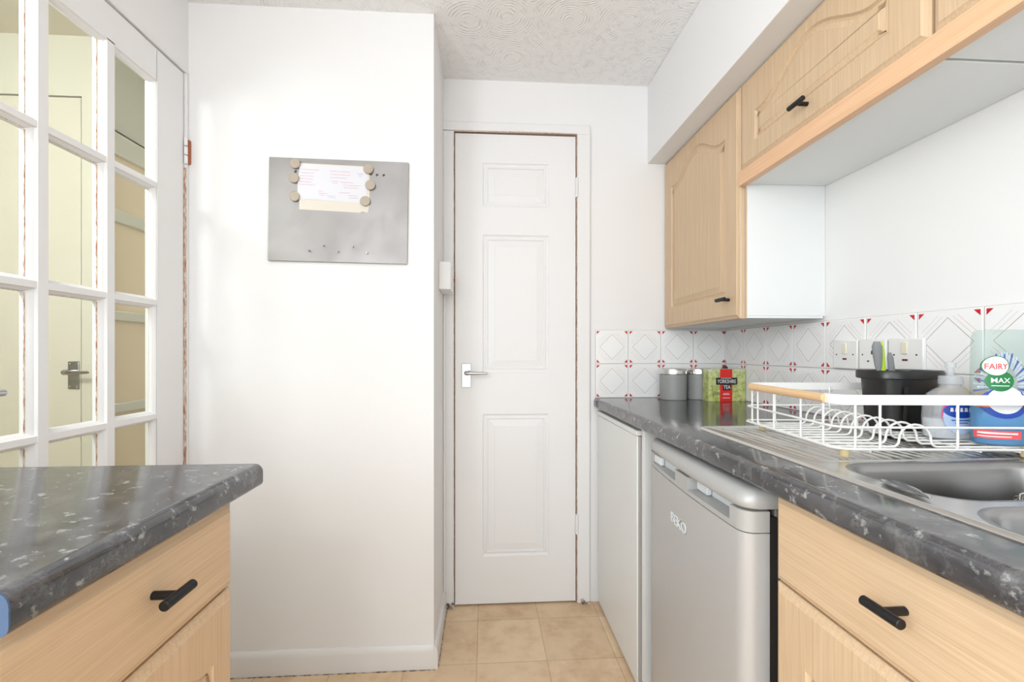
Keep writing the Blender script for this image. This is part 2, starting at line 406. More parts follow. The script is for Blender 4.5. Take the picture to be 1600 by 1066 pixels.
# grubby plaster blobs beside the door frame feet
for nm, x in (('trim_3', -0.150), ('trim_4', 0.438)):
    mb = MB(); r = random.Random(int(x*1000))
    for i in range(9):
        c = (x+r.uniform(-0.02, 0.02), YF-0.012-r.uniform(0, 0.006), r.uniform(0.0, 0.018)); q = r.uniform(0.004, 0.009)
        mb.lathe(c, [(q*0.3, -q*0.5), (q, 0), (q*0.7, q*0.6), (q*0.2, q*0.9)], 8)
    struct(mb.build(nm, 'dirt', smooth=60), 'chipped plaster at the foot of the door frame')

# ---- far panelled door
d2 = bpy.data.objects.new('door_2', None); COL.objects.link(d2); d2.location = (0.136, YF+0.01, 0); struct(d2, 'white panelled cupboard door in the far wall'); d2['category'] = 'door'
DX0, DX1, DZ0, DZ1, DY = -0.127, 0.400, 0.008, 2.050, YF-0.002
def rectloop(x0, x1, z0, z1, y): return [(x0, y, z0), (x1, y, z0), (x1, y, z1), (x0, y, z1)]
panels = [(-0.008, 0.282, 1.735, 1.925), (-0.008, 0.282, 1.013, 1.613), (-0.008, 0.282, 0.213, 0.832)]
slab = MB()
# stiles and rails around the pressed panels
xs = [DX0, -0.008, 0.282, DX1]; zs = [DZ0, 0.213, 0.832, 1.013, 1.613, 1.735, 1.925, DZ1]
for i in range(3):
    for j in range(7):
        if i == 1 and j in (1, 3, 5): continue
        slab.face([(xs[i], DY, zs[j]), (xs[i+1], DY, zs[j]), (xs[i+1], DY, zs[j+1]), (xs[i], DY, zs[j+1])])
for (x0, x1, z0, z1) in panels:
    L = []
    for ins, dp in ((0, 0), (0.004, 0.0045), (0.010, 0.0065), (0.016, 0.0035), (0.021, 0.0035), (0.024, 0.0075), (0.050, 0.0035), (0.052, 0.0025)):
        L.append(rectloop(x0+ins, x1-ins, z0+ins, z1-ins, DY+dp))
    slab.loops(L, False, True)
L = [rectloop(DX0, DX1, DZ0, DZ1, DY), rectloop(DX0, DX1, DZ0, DZ1, DY+0.038)]
slab.loops(L, False, True)
slab.build('door_leaf', 'gloss', d2)
fr = MB()
fr.box(-0.178, -0.131, YF-0.012, YF+0.02, 0, 2.058).box(0.405, 0.463, YF-0.012, YF+0.02, 0, 2.058).box(-0.178, 0.463, YF-0.012, YF+0.02, 2.058, 2.098)
fr.build('architrave', 'gloss', d2, bevel=0.004)
fr = MB(); fr.box(-0.1315, -0.1300, YF-0.0135, YF+0.03, 0, 2.058).box(0.4035, 0.4050, YF-0.0135, YF+0.03, 0, 2.058).box(-0.1315, 0.405, YF-0.0135, YF+0.03, 2.0565, 2.0585)
fr.build('frame_edge', 'bare', d2)
bx('dark_gap_backing', 'dark', (-0.1305, 0.404, YF+0.037, YF+0.05, 0.0, 2.06), d2)  # dark sheet behind the leaf, stands in for shade in the gaps
# lever handle
def lever(parent, px, pz, y, dirx=1, s=1.0):
    mb = MB(); mb.box(px-0.020*s, px+0.020*s, y-0.004, y, pz-0.052*s, pz+0.052*s)
    hp = mb.build('handle_plate', 'chrome', parent, bevel=0.0025)
    for dz in (-0.043, 0.043):
        for dx in (-0.013, 0.013):
            mb = MB(); mb.cyl((px+dx*s, y-0.0052, pz+dz*s), 0.0028*s, 0.0015, 'Y', 12); mb.build('screw', 'steel', hp)
    mb = MB(); z = pz+0.012*s
    mb.tube([(px, y, z), (px, y-0.035, z), (px+0.004*dirx, y-0.044, z), (px+0.02*dirx, y-0.046, z), (px+0.055*dirx, y-0.046, z-0.001), (px+0.086*dirx, y-0.047, z), (px+0.092*dirx, y-0.050, z)],
            [0.010*s, 0.010*s, 0.010*s, 0.008*s, 0.0065*s, 0.0055*s, 0.003*s], 14)
    mb.build('lever', 'chrome', hp, smooth=50)
lever(d2, -0.078, 1.000, DY, 1)
for z0 in (1.78, 0.305):
    mb = MB(); mb.cyl((0.4035, YF-0.016, z0), 0.0055, 0.085, 'Z', 14); mb.box(0.398, 0.409, YF-0.014, YF-0.002, z0, z0+0.085)
    mb.build('hinge', 'gloss', d2, bevel=0.0015)
mb = MB(); mb.cyl((-0.131, YF-0.016, 1.405), 0.004, 0.012, 'Z', 10); mb.build('catch', 'copper', d2)

# white trunking box on the return
o = MB().box(-0.177, -0.130, 1.72, 1.88, 1.345, 1.452).build('junction_box', 'gloss', bevel=0.003)
tag(o, 'small white painted box high up beside the panelled door frame', 'junction box')
# pipe run down the corner
mb = MB(); mb.tube([(-0.171, 1.905, 0.0), (-0.171, 1.905, 1.345)], 0.006, 10)
tag(mb.build('cable_pipe', 'gloss'), 'thin white painted pipe running down the corner under the small white box', 'pipe')

# ---- glazed kitchen door (left wall)
d1 = bpy.data.objects.new('door_1', None); COL.objects.link(d1); d1.location = (-1.02, 1.545, 0); struct(d1, 'white glazed door with three columns of small panes'); d1['category'] = 'door'
GX1, GX0 = -1.004, -1.040
Y0, Y1 = 0.785, 1.543
cols = [(0.910, 1.045), (1.098, 1.228), (1.281, 1.415)]
bars = [1.930, 1.615, 1.253, 0.904, 0.552, 0.200]
rows = [(bars[i+1]+(0.013), bars[i]-(0.013 if i else 0.0)) for i in range(5)]
mb = MB()
mb.box(GX0, GX1, Y0, 0.903, 0.01, 2.035).box(GX0, GX1, 1.422, Y1, 0.01, 2.035)
mb.box(GX0, GX1, 0.903, 1.422, 1.934, 2.035).box(GX0, GX1, 0.903, 1.422, 0.01, 0.205)
mb.build('door_frame', 'gloss', d1, bevel=0.003)
mb = MB()
def bar_prof(c, hw):   # stepped moulding: narrow face, wider base
    return [(-0.026, c-hw), (-0.016, c-hw), (-0.010, c-hw*0.80), (-0.006, c-hw*0.55), (0.0, c-hw*0.45), (0.0, c+hw*0.45), (-0.006, c+hw*0.55), (-0.010, c+hw*0.80), (-0.016, c+hw), (-0.026, c+hw)]
for c in (1.0715, 1.2545):
    mb.loops([[(GX1+x, y, z) for x, y in bar_prof(c, 0.0265)] for z in (0.20, 1.94)])
for z in bars[1:5]:
    for ya, yb in ((0.900, 1.0715), (1.0715, 1.2545), (1.2545, 1.425)):
        mb.loops([[(GX1+x-0.001, y, zz) for x, zz in bar_prof(z, 0.017)] for y in (ya, yb)])
mb.build('glazing_bars', 'gloss', d1, smooth=30)
# pane edge moulding on the stiles and rails
mb = MB()
for y, s_ in ((0.903, 1), (1.422, -1)):
    mb.loops([[(GX1-0.026, y, z), (GX1-0.016, y+0.011*s_, z), (GX1-0.010, y+0.008*s_, z), (GX1-0.003, y, z)] for z in (0.20, 1.94)])
mb.loops([[(GX1-0.026, y, 1.936), (GX1-0.016, y, 1.924), (GX1-0.010, y, 1.928), (GX1-0.003, y, 1.936)] for y in (0.905, 1.42)])
mb.build('edge_moulding', 'gloss', d1)
# worn putty lines on one side of the panes
mb = MB()
for ya, yb in cols:
    for z0, z1 in rows: mb.box(GX1-0.0170, GX1-0.0145, yb-0.0005, yb+0.0018, z0, z1-0.006)
mb.build('worn_putty', 'bare', d1)
mb = MB()
for ya, yb in cols:
    for z0, z1 in rows: mb.box(GX1-0.0175, GX1-0.0150, ya, yb, z1-0.0035, z1)
mb.build('putty', 'gloss_worn', d1)
for ya, yb in cols:
    for z0, z1 in rows:
        bx('glass_pane', 'glass', (GX1-0.023, GX1-0.019, ya-0.004, yb+0.004, z0-0.010, z1+0.010), d1)
# frame strip and hinge
mb = MB(); mb.box(-1.06, -0.998, 1.5465, 1.559, 0, 2.038).box(-1.06, -0.998, 0.765, 0.781, 0, 2.038).box(-1.06, -0.998, 0.765, 1.559, 2.039, 2.052)
mb.build('door_lining', 'gloss', d1, bevel=0.0015)
mb = MB(); mb.box(-1.03, -0.9975, 1.5440, 1.5462, 0, 1.72); mb.build('worn_edge', 'bare', d1)
mb = MB(); mb.box(-1.0, -0.990, 1.548, 1.5585, 1.735, 1.815); hg = mb.build('hinge', 'copper', d1, bevel=0.002)
mb = MB()
for i in range(3): mb.cyl((-0.997, 1.5425, 1.732+i*0.030), 0.0055, 0.026, 'Z', 14)
mb.build('knuckle', 'gloss', hg)
mb = MB(); mb.box(-1.0, -0.990, 1.548, 1.5585, 0.25, 0.33); mb.build('hinge', 'copper', d1, bevel=0.002)
mb = MB(); mb.cyl((-1.004, 0.845, 1.02), 0.022, 0.008, 'X', 20); mb.tube([(-0.996, 0.845, 1.02), (-0.960, 0.845, 1.02), (-0.955, 0.87, 1.02), (-0.955, 0.94, 1.02)], 0.007, 10)
mb.build('door_handle', 'chrome', d1, smooth=40)

# ---- hall beyond the glazed door
struct(bx('wall_hall_far', 'hall', (-1.465, -1.1, 2.10, 2.16, 0, ZC)))
mb = MB(); mb.box(-3.2, -2.215, 1.75, 1.82, 0, ZC).box(-1.505, -1.465, 1.75, 1.82, 0, ZC).box(-2.215, -1.505, 1.75, 1.82, 2.06, ZC)
struct(mb.build('wall_hall_front', 'hall'))
struct(bx('wall_hall_return', 'hall', (-1.53, -1.466, 1.82, 2.16, 0, ZC)))
struct(bx('wall_hall_left', 'hall', (-3.3, -3.2, 0.05, 1.82, 0, ZC)))
struct(bx('wall_hall_back', 'hall', (-3.2, -1.1, 0.05, 0.13, 0, ZC)))
struct(bx('ceiling_hall', 'hall_ceiling', (-3.3, -1.1, 0.05, 2.16, ZC, ZC+0.05)))
d3 = bpy.data.objects.new('door_3', None); COL.objects.link(d3); d3.location = (-1.86, 1.76, 0); struct(d3, 'plain cream door with a lever handle in the hall beyond the glazed door'); d3['category'] = 'door'
M['cream_gloss'] = mat('cream gloss paint', s2l(230, 226, 212), 0.35)
bx('door_leaf', 'cream_gloss', (-2.21, -1.51, 1.752, 1.79, 0.005, 2.055), d3, 0.002)
lever(d3, -1.545+0.012, 1.015, 1.752, 1)
d4 = bpy.data.objects.new('door_4', None); COL.objects.link(d4); d4.location = (-1.455, 1.9, 0); struct(d4, 'narrow cream framed door with tan obscured panes in the hall'); d4['category'] = 'door'
mb = MB(); X = (-1.465, -1.440)
mb.box(*X, 1.752, 1.79, 0, 1.965).box(*X, 2.00, 2.06, 0, 1.965)
for z0, z1 in ((1.88, 1.965), (1.615, 1.665), (1.225, 1.265), (0.86, 0.90), (0.50, 0.54), (0, 0.2)): mb.box(*X, 1.79, 2.00, z0, z1)
mb.build('door_frame', 'cream_gloss', d4, bevel=0.005)
for z0, z1 in ((1.665, 1.88), (1.265, 1.615), (0.90, 1.225), (0.54, 0.86), (0.2, 0.50)): bx('glass_pane', 'tan_glass', (-1.463, -1.455, 1.79, 2.00, z0, z1), d4)
mb = MB(); mb.cyl((-1.440, 1.775, 1.055), 0.006, 0.012, 'X', 14); mb.lathe((-1.424, 1.775, 1.055), [(0.002, -0.013), (0.011, -0.009), (0.014, 0), (0.011, 0.009), (0.002, 0.013)], 16)
mb.build('door_knob', 'copper', d4, smooth=50)
# kitchen lamp out of frame, and an added unseen bulb to light the hall
for nm, x, y, zl, rr_, lab in (('pendant_lamp', -0.36, -1.02, 1.93, 0.02, 'bare hanging bulb in the kitchen behind the camera'), ('pendant_lamp', -1.27, 0.55, 1.85, 0.02, 'added unseen hanging bulb that lights the hall')):
    t = thing(nm, lab, 'lamp', (x, y, zl))
    mb = MB(); mb.lathe((x, y, ZC-0.03), [(0.012, 0), (0.045, 0.010), (0.05, 0.03)], 24); mb.build('ceiling_rose', 'gloss', t, smooth=40)
    mb = MB(); mb.tube([(x, y, zl+0.06), (x, y, ZC-0.02)], 0.003, 8); mb.build('flex', 'gloss', t)
    mb = MB(); mb.lathe((x, y, zl), [(0.006, -0.038), (0.022, -0.026), (0.030, -0.006), (0.026, 0.014), (0.014, 0.034), (0.014, 0.065)], 24); g_ = mb.build('light_bulb', 'lamp', t, smooth=60); g_.visible_shadow = True

# ------------------------------------------------------------------ splashback tiles
def tile_wall(name, label, org, ux, n, first_w=None):
    # org: bottom start corner on the wall; ux: direction along wall; normal points into the room
    u = Vector(ux); z = Vector((0, 0, 1)); nrm = u.cross(z)
    if nrm.dot(Vector((0, 0, 1.0)) - Vector(org)*1.0) < 0 and False: nrm = -nrm
    if name_n: nrm = Vector(name_n)
    T = TS; zt = (1.2-0.9)/2
    mb = MB()
    org = Vector(org)
    def P(a, b, h): return org+u*a+z*b+nrm*h
    # grout bed
    for (q, k, h0, h1, a0, a1, b0, b1) in ((0, 1, 0.0005, 0.0045, 0, T*n, 0, 2*zt),):
        L = [[P(a, b, h) for a, b in ((a0, b0), (a1, b0), (a1, b1), (a0, b1))] for h in (h0, h1)]
        mb.loops(L, k=k)
    for i in range(n):
        for j in range(2):
            g = 0.0012; a0, a1, b0, b1 = i*T+g, (i+1)*T-g, j*zt+g, (j+1)*zt-g
            L = []
            for ins, h in ((0, 0.004), (0, 0.0056), (0.0008, 0.0063), (0.002, 0.0066)):
                L.append([P(a, b, h) for a, b in ((a0+ins, b0+ins), (a1-ins, b0+ins), (a1-ins, b1-ins), (a0+ins, b1-ins))])
            mb.loops(L, False, True, k=0)
            h = 0.00675; w = a1-a0; hh = b1-b0; ca, cb = (a0+a1)/2, (b0+b1)/2
            def F(x, y): return P(ca+x*w/2, cb+y*hh/2, h)
            for sx in (-1, 1):
                for sy in (-1, 1):
                    e = 0.94
                    add_poly(mb, [(sx*e, sy*e), (sx*(e-0.19), sy*e), (sx*e, sy*(e-0.19))], F, 2)
            def line(p, q, wd, k):
                dx, dy = q[0]-p[0], q[1]-p[1]; ln = math.hypot(dx, dy); nx, ny = -dy/ln*wd, dx/ln*wd
                add_poly(mb, [(p[0]+nx, p[1]+ny), (q[0]+nx, q[1]+ny), (q[0]-nx, q[1]-ny), (p[0]-nx, p[1]-ny)], F, k)
            R_ = 0.76
            for (p, q) in (((0, R_), (R_, 0)), ((R_, 0), (0, -R_)), ((0, -R_), (-R_, 0)), ((-R_, 0), (0, R_))): line(p, q, 0.008, 3)
            for sx in (-1, 1):
                for sy in (-1, 1):
                    strong = (sx*sy > 0)
                    line((sx*0.16, sy*0.80), (sx*0.80, sy*0.16), 0.006, 4 if strong else 5)
                    line((sx*0.30, sy*0.84), (sx*0.84, sy*0.30), 0.006, 4 if strong else 5)
    o = mb.build(name, ['tile', 'grout', 'tile_red', 'tile_brown', 'tile_pink', 'tile_grey'], origin=tuple(org))
    return o
name_n = (0, -1, 0); TS = 0.148
o = tile_wall('tile_splashback', '', (0.488, YF-0.0, 0.9), (1, 0, 0), 4); tag(o, 'short run of white tiles with red corners on the far wall behind the canisters', 'tiles')
name_n = (-1, 0, 0); TS = 0.1475
o = tile_wall('tile_splashback', '', (XR, YF-0.006, 0.9), (0, -1, 0), 17); tag(o, 'long run of white tiles with red corners along the right wall behind the dish rack', 'tiles')

# ------------------------------------------------------------------ worktops
def edge_profile(xf, xb, z0, z1, s=1):     # front rounded; xf is the front, s=+1 body lies towards +x
    r = 0.014; p = []
    for i in range(7):
        a = PI/2*i/6; p.append((xf+s*(r-r*math.sin(a)), z1-r+r*math.cos(a)))
    r2 = 0.008
    for i in range(5):
        a = PI/2*i/4; p.append((xf+s*(r2-r2*math.cos(a)), z0+r2-r2*math.sin(a)))
    return [(xb, z1)]+p+[(xb, z0)]
WT = 0.900
mb = MB(); pr = edge_profile(0.480, 0.572, WT-0.040, WT)
mb.loops([[(x, y, z) for x, z in pr] for y in (-1.2, YF-0.008)])
mb.box(0.572, XR-0.008, 1.135, YF-0.008, WT-0.040, WT).box(1.035, XR-0.008, 0.165, 1.135, WT-0.040, WT).box(0.572, XR-0.008, -1.2, 0.165, WT-0.040, WT)
wr = mb.build('worktop', 'worktop', smooth=30)
tag(wr, 'long dark grey mottled worktop along the right wall with the sink let into it', 'worktop')
mb = MB(); ZL = 0.906; pr = edge_profile(-0.386, -0.995, ZL-0.038, ZL, -1)
mb.loops([[(x, y, z) for x, z in pr] for y in (0.385, 0.795)])
t = thing('worktop', 'short grey mottled worktop end at the left in front of the glazed door', 'worktop', (-0.69, 0.6, ZL-0.038))
mb.build('worktop_slab', 'worktop', t, smooth=30)
mb = MB(); mb.loops([[(x, y, z) for x, z in pr] for y in (0.3835, 0.385)]); mb.build('end_strip', 'cap', t, smooth=30)
mb = MB(); mb.loops([[(x, y, z) for x, z in pr] for y in (0.795, 0.7965)]); mb.build('end_strip', 'black_ink', t)

# ------------------------------------------------------------------ cabinet fronts
def outline(s0, s1, z0, z1, arch, nb=6, nr=6, nt=42):
    """panel outline, anticlockwise from bottom left; arch: rise of the cathedral top (0 = square)"""
    P = []
    for i in range(nb): P.append((s0+(s1-s0)*i/nb, z0))
    zs_ = z1-arch
    for i in range(nr): P.append((s1, z0+(zs_-z0)*i/nr))
    for i in range(nt):
        q = i/nt; x = s1+(s0-s1)*q
        qq = min(1, max(0, (q-0.07)/0.86)); sh = (0.5-0.5*math.cos(2*PI*qq))**0.9 if 0 < qq < 1 else 0
        P.append((x, zs_+arch*sh))
    for i in range(nr): P.append((s0, zs_+(z0-zs_)*i/nr))
    return P
def rect_pts(s0, s1, z0, z1, nb=6, nr=6, nt=42):
    return outline(s0, s1, z0, z1, 0, nb, nr, nt)
def offset(P, d):
    out = []; n = len(P)
    for i in range(n):
        a = Vector(P[i-1]); b = Vector(P[i]); c = Vector(P[(i+1) % n])
        e1 = (b-a).normalized(); e2 = (c-b).normalized()
        n1 = Vector((-e1.y, e1.x)); n2 = Vector((-e2.y, e2.x)); m_ = (n1+n2)
        m_ = m_.normalized() if m_.length > 1e-6 else n1
        k = d/max(0.5, m_.dot(n1)); out.append((b.x+m_.x*k, b.y+m_.y*k))
    return out
def panel_front(name, m, parent, x, side, y0, y1, z0, z1, arch=None, th=0.020, margin=0.07, zm=None, gw=1.0):
    """front in the YZ plane at x, outer face looking to -x (side=-1) or +x (side=+1)"""
    mb = MB(); zm = zm or margin
    def LP(pts, h): return [(x-side*h, y, z) for y, z in pts]
    L = [LP(rect_pts(y0, y1, z0, z1), th), LP(rect_pts(y0, y1, z0, z1), 0.009), LP(rect_pts(y0+0.002, y1-0.002, z0+0.002, z1-0.002), 0.0065),
         LP(rect_pts(y0+0.007, y1-0.007, z0+0.007, z1-0.007), 0.0045), LP(rect_pts(y0+0.010, y1-0.010, z0+0.010, z1-0.010), 0.0030), LP(rect_pts(y0+0.013, y1-0.013, z0+0.013, z1-0.013), 0)]
    if arch is not None:
        O = outline(y0+margin, y1-margin, z0+zm, z1-zm*0.62, arch)
        L.append(LP(O, 0))
        for d, h in ((0.002, 0.0035), (0.005, 0.0065), (0.009, 0.0065), (0.011, 0.0042), (0.030*gw, 0.0012), (0.032*gw, 0.0)):
            L.append(LP(offset(O, d), h))
    mb.loops(L, True, False)
    last = L[-1]; b0 = len(mb.v); mb.v += [tuple(p) for p in last]
    for tri in tessellate_polygon([[Vector((p[1], p[2], 0)) for p in last]]):
        mb.f.append(tuple(b0+i for i in tri)); mb.mi.append(0)
    return mb.build(name, m, parent, smooth=22)
def tbar(parent, x, side, y, z, lab='black bar handle'):
    mb = MB()
    mb.cyl((x, y, z), 0.0052, 0.026, 'X', 20) if side > 0 else mb.cyl((x-0.026, y, z), 0.0052, 0.026, 'X', 20)
    mb.cyl((x+side*0.030, y-0.026, z), 0.0062, 0.052, 'Y', 24, ch=0.001)
    o = mb.build('handle', 'black', parent, smooth=40); o['label'] = lab; return o

# left base cabinet
t = thing('base_cabinet', 'light oak base cabinet at the lower left under the short worktop', 'cabinet', (-0.7, 0.565, 0))
mb = MB(); mb.box(-0.985, -0.421, 0.379, 0.734, 0.0, 0.864); mb.build('cabinet_body', 'melamine', t)
dr = panel_front('drawer', 'oak_h', t, -0.400, +1, 0.378, 0.735, 0.729, 0.862)
tbar(dr, -0.400, +1, 0.560, 0.806)
panel_front('cabinet_door', 'oak_v', t, -0.400, +1, 0.378, 0.735, 0.14, 0.725, arch=0.05, margin=0.055, zm=0.06)
# right base cabinet
t = thing('base_cabinet', 'light oak base cabinet at the lower right below the sink', 'cabinet', (0.78, 0.49, 0))
mb = MB(); mb.box(0.521, 0.565, 0.246, 0.264, 0.1, 0.858).box(0.521, 0.565, 0.718, 0.736, 0.1, 0.858).box(0.565, 1.06, 0.246, 0.264, 0.1, 0.70).box(0.565, 1.06, 0.718, 0.736, 0.1, 0.70).box(0.521, 1.06, 0.264, 0.718, 0.10, 0.118).box(0.57, 0.585, 0.246, 0.736, 0, 0.1)
mb.build('cabinet_body', 'melamine', t)
dr = panel_front('drawer', 'oak_h', t, 0.500, -1, 0.247, 0.735, 0.709, 0.857)
tbar(dr, 0.500, -1, 0.496, 0.792)
panel_front('cabinet_door', 'oak_v', t, 0.500, -1, 0.247, 0.735, 0.12, 0.705, arch=0.05, margin=0.075, zm=0.085)
# its neighbour towards the camera, outside the picture except in reflections
t = thing('base_cabinet', 'light oak base cabinet beside the camera, continuing the run under the sink', 'cabinet', (0.78, -0.1, 0))
mb = MB(); mb.box(0.521, 1.06, -0.95, 0.244, 0.1, 0.70); mb.build('cabinet_body', 'melamine', t)
panel_front('cabinet_door', 'oak_v', t, 0.500, -1, -0.36, 0.243, 0.12, 0.857, arch=0.05, margin=0.075, zm=0.085)
panel_front('cabinet_door', 'oak_v', t, 0.500, -1, -0.95, -0.364, 0.12, 0.857, arch=0.05, margin=0.075, zm=0.085)

# plain white appliance door at the far end, and gable panel
t = thing('white_cupboard', 'plain white cupboard front at the far end under the worktop beside the panelled door', 'cupboard', (0.78, 1.66, 0))
mb = MB(); mb.box(0.497, 0.517, 1.413, 1.905, 0.012, 0.826); mb.build('cupboard_door', 'melamine', t, 0.004)
mb = MB(); mb.box(0.491, 0.519, 1.404, 1.910, 0.829, 0.846); mb.build('top_strip', 'melamine', t, 0.003)
mb = MB(); mb.box(0.500, 0.517, 1.404, 1.4125, 0.012, 0.826); mb.build('edge_trim', 'silver_plastic', t, 0.001)
mb = MB(); mb.box(0.522, 1.05, 1.42, 1.90, 0.0, 0.855); mb.build('cupboard_body', 'carcass', t)
mb = MB(); mb.box(0.508, 0.520, 1.398, 1.410, 0.78, 0.828); mb.build('hinge', 'copper', t, 0.001)
o = MB().box(0.505, 1.055, 1.368, 1.392, 0.0, 0.858).build('end_panel', 'melamine', bevel=0.001)
tag(o, 'narrow white upright panel between the white cupboard and the silver fridge', 'panel')

# ------------------------------------------------------------------ fridge
FR = thing('fridge', 'silver under-counter fridge with two recessed grips below the worktop', 'fridge', (0.75, 1.03, 0))
def fpt(y, d):   # door front curve: bulged, slightly turned; d = depth behind the front
    q = (y-1.03)/0.262
    xf = 0.4775+0.012*(q) - 0.010*(1-q*q)
    return xf+d
FY0, FY1 = 0.768, 1.292
def fslab(z0, z1, depth, prot=0.0, r=0.026, ys=(FY0, FY1)):
    P = []
    y0, y1 = ys
    for i in range(9):                      # near corner
        a = PI/2*i/8; P.append((fpt(y0, prot)+r-r*math.sin(a), y0+r-r*math.cos(a)))
    for i in range(1, 24):
        y = y0+r+(y1-y0-2*r)*i/24; e = min(1, (y-y0-r)/0.05, (y1-r-y)/0.05)
        P.append((fpt(y, prot), y))
    for i in range(9):
        a = PI/2*i/8; P.append((fpt(y1, prot)+r-r*math.cos(a), y1-r+r*math.sin(a)))
    P += [(0.515+depth, y1), (0.515+depth, y0)]
    return P
mb = MB(); mb.box(0.530, 1.03, 0.775, 1.285, 0.02, 0.815); mb.build('fridge_body', 'fridge_side', FR, 0.003)
mb = MB(); mb.box(0.505, 0.532, FY0+0.004, FY1-0.004, 0.06, 0.80); mb.build('door_seal', 'dark', FR)
mb = MB(); P = fslab(0, 0, 0); mb.loops([[(x, y, z) for x, y in P] for z in (0.055, 0.772)]); mb.build('fridge_door', 'silver', FR, smooth=30, bevel=0.0015)
# grip band with two recesses cut in its top edge
RC = [(0.812, 0.990), (1.062, 1.245)]
band = MB()
def seg(y0, y1, z0, z1, back, prot=0.0, m=10, kk=0):
    L = []
    for i in range(m+1):
        y = y0+(y1-y0)*i/m; L.append([(fpt(y, prot), y, z0), (fpt(y, prot), y, z1), (back, y, z1), (back, y, z0)])
    band.loops(L, k=kk)
P = fslab(0, 0, 0)
band.loops([[(x, y, z) for x, y in P] for z in (0.774, 0.784)])
def corner_block(lo):
    y0, y1, r = FY0, FY1, 0.026; Q = []
    if lo:
        for i in range(9):
            a = PI/2*i/8; Q.append((fpt(y0, 0)+r-r*math.sin(a), y0+r-r*math.cos(a)))
        Q += [(fpt(RC[0][0], 0), RC[0][0]), (0.515, RC[0][0]), (0.515, y0)]
    else:
        Q += [(fpt(RC[1][1], 0), RC[1][1])]
        for i in range(9):
            a = PI/2*i/8; Q.append((fpt(y1, 0)+r-r*math.cos(a), y1-r+r*math.sin(a)))
        Q += [(0.515, y1), (0.515, RC[1][1])]
    band.loops([[(x, y, z) for x, y in Q] for z in (0.784, 0.812)])
corner_block(True); corner_block(False); seg(RC[0][1], RC[1][0], 0.784, 0.812, 0.515)
band.build('grip_band', 'silver_plastic', FR, smooth=30)
for y0, y1 in RC:
    mb = MB(); mb.box(0.500, 0.5145, y0, y1, 0.7845, 0.811); g = mb.build('grip_recess', 'pale_plastic', FR)
    mb = MB(); ym = y1-0.012 if y0 < 1 else y1-0.012
    mb.box(0.487, 0.500, y1-0.050, y1-0.001, 0.7845, 0.808); mb.build('latch', 'pale_plastic', g, 0.004)
# rounded top cap
mb = MB(); L = []
for pr_, z in ((0.003, 0.816), (-0.001, 0.819), (-0.002, 0.828), (0.001, 0.838), (0.008, 0.846), (0.018, 0.850), (0.034, 0.852)):
    Q = fslab(0, 0, 0, prot=pr_, r=0.030, ys=(FY0-0.002+max(0, pr_)*0.6, FY1+0.002-max(0, pr_)*0.6)); L.append([(x, y, z) for x, y in Q[:-2]]+[(1.03, Q[-2][1], z), (1.03, Q[-1][1], z)])
mb.loops(L); mb.build('fridge_top', 'silver_plastic', FR, smooth=50)
mb = MB(); mb.box(0.545, 1.0, 0.79, 1.27, 0.0, 0.02); mb.build('plinth', 'dark', FR)
# maker's lettering
mb = MB()
def onf(h):
    return lambda x, y: (fpt(1.040-x, -h), 1.040-x, 0.687+y)
add_text(mb, 'BEKO', 0.034, onf(0.0022), 0, bold=0.0, xscale=1.12)
lg = mb.build('maker_letters', 'pale_plastic', FR)
so = lg.modifiers.new('thick', 'SOLIDIFY'); so.thickness = 0.0022; so.offset = -1
mb = MB(); add_text(mb, 'BEKO', 0.034, onf(0.0003), 0, bold=0.0004, xscale=1.12, cx=0.0008, cy=-0.0006)
mb.build('letter_backing', 'dark', FR)

# ------------------------------------------------------------------ wall cabinets
XC = 0.797
t = thing('wall_cabinet', 'tall light oak wall cabinet with an arched panel door at the far end', 'cabinet', (0.94, 1.63, 1.21))
mb = MB(); mb.box(0.819, XR-0.001, 1.337, 1.922, 1.216, 1.938); mb.build('cabinet_body', 'melamine', t)
mb = MB(); mb.box(0.819, XR-0.008, 1.337, 1.918, 1.2085, 1.2155); mb.build('bottom_edge', 'melamine', t)
dr = panel_front('cabinet_door', 'oak_v', t, XC, -1, 1.341, 1.921, 1.207, 1.936, arch=0.075, margin=0.078, zm=0.085)
tbar(dr, XC, -1, 1.395, 1.272)
mb = MB(); mb.box(XC+0.0215, 0.822, 1.3365, 1.339, 1.209, 1.62); mb.build('edge_strip', 'oak_v', t)
lids = [('light oak bridging cabinet with an arched panel door next to the tall wall cabinet', 0.748, 1.336, True), ('light oak bridging cabinet nearest the camera above the sink', 0.150, 0.743, True)]
for lab, y0, y1, kn in lids:
    t = thing('bridging_cabinet', lab, 'cabinet', (0.94, (y0+y1)/2, 1.63))
    mb = MB(); mb.box(0.819, XR-0.001, y0+0.001, y1-0.001, 1.628, 1.938); mb.build('cabinet_body', 'melamine', t, 0.001)
    dr = panel_front('cabinet_door', 'oak_v', t, XC, -1, y0, y1-0.001, 1.668, 1.936, arch=0.080, margin=0.075, zm=0.062, gw=0.78)
    tbar(dr, XC, -1, (y0+y1)/2+0.003, 1.715)
t = thing('bridging_cabinet', 'light oak bridging cabinet level with the camera, out of the picture on the right', 'cabinet', (0.94, -0.15, 1.63))
mb = MB(); mb.box(0.819, XR-0.001, -0.45, 0.145, 1.628, 1.938); mb.build('cabinet_body', 'melamine', t, 0.001)
panel_front('cabinet_door', 'oak_v', t, XC, -1, -0.449, 0.146, 1.668, 1.936, arch=0.080, margin=0.075, zm=0.062, gw=0.78)
o = MB().box(XC-0.002, XC+0.020, -0.449, 1.3355, 1.620, 1.6655).build('cornice_strip', 'beech', bevel=0.001)
tag(o, 'orange beech strip running under the bridging cabinet doors', 'strip')

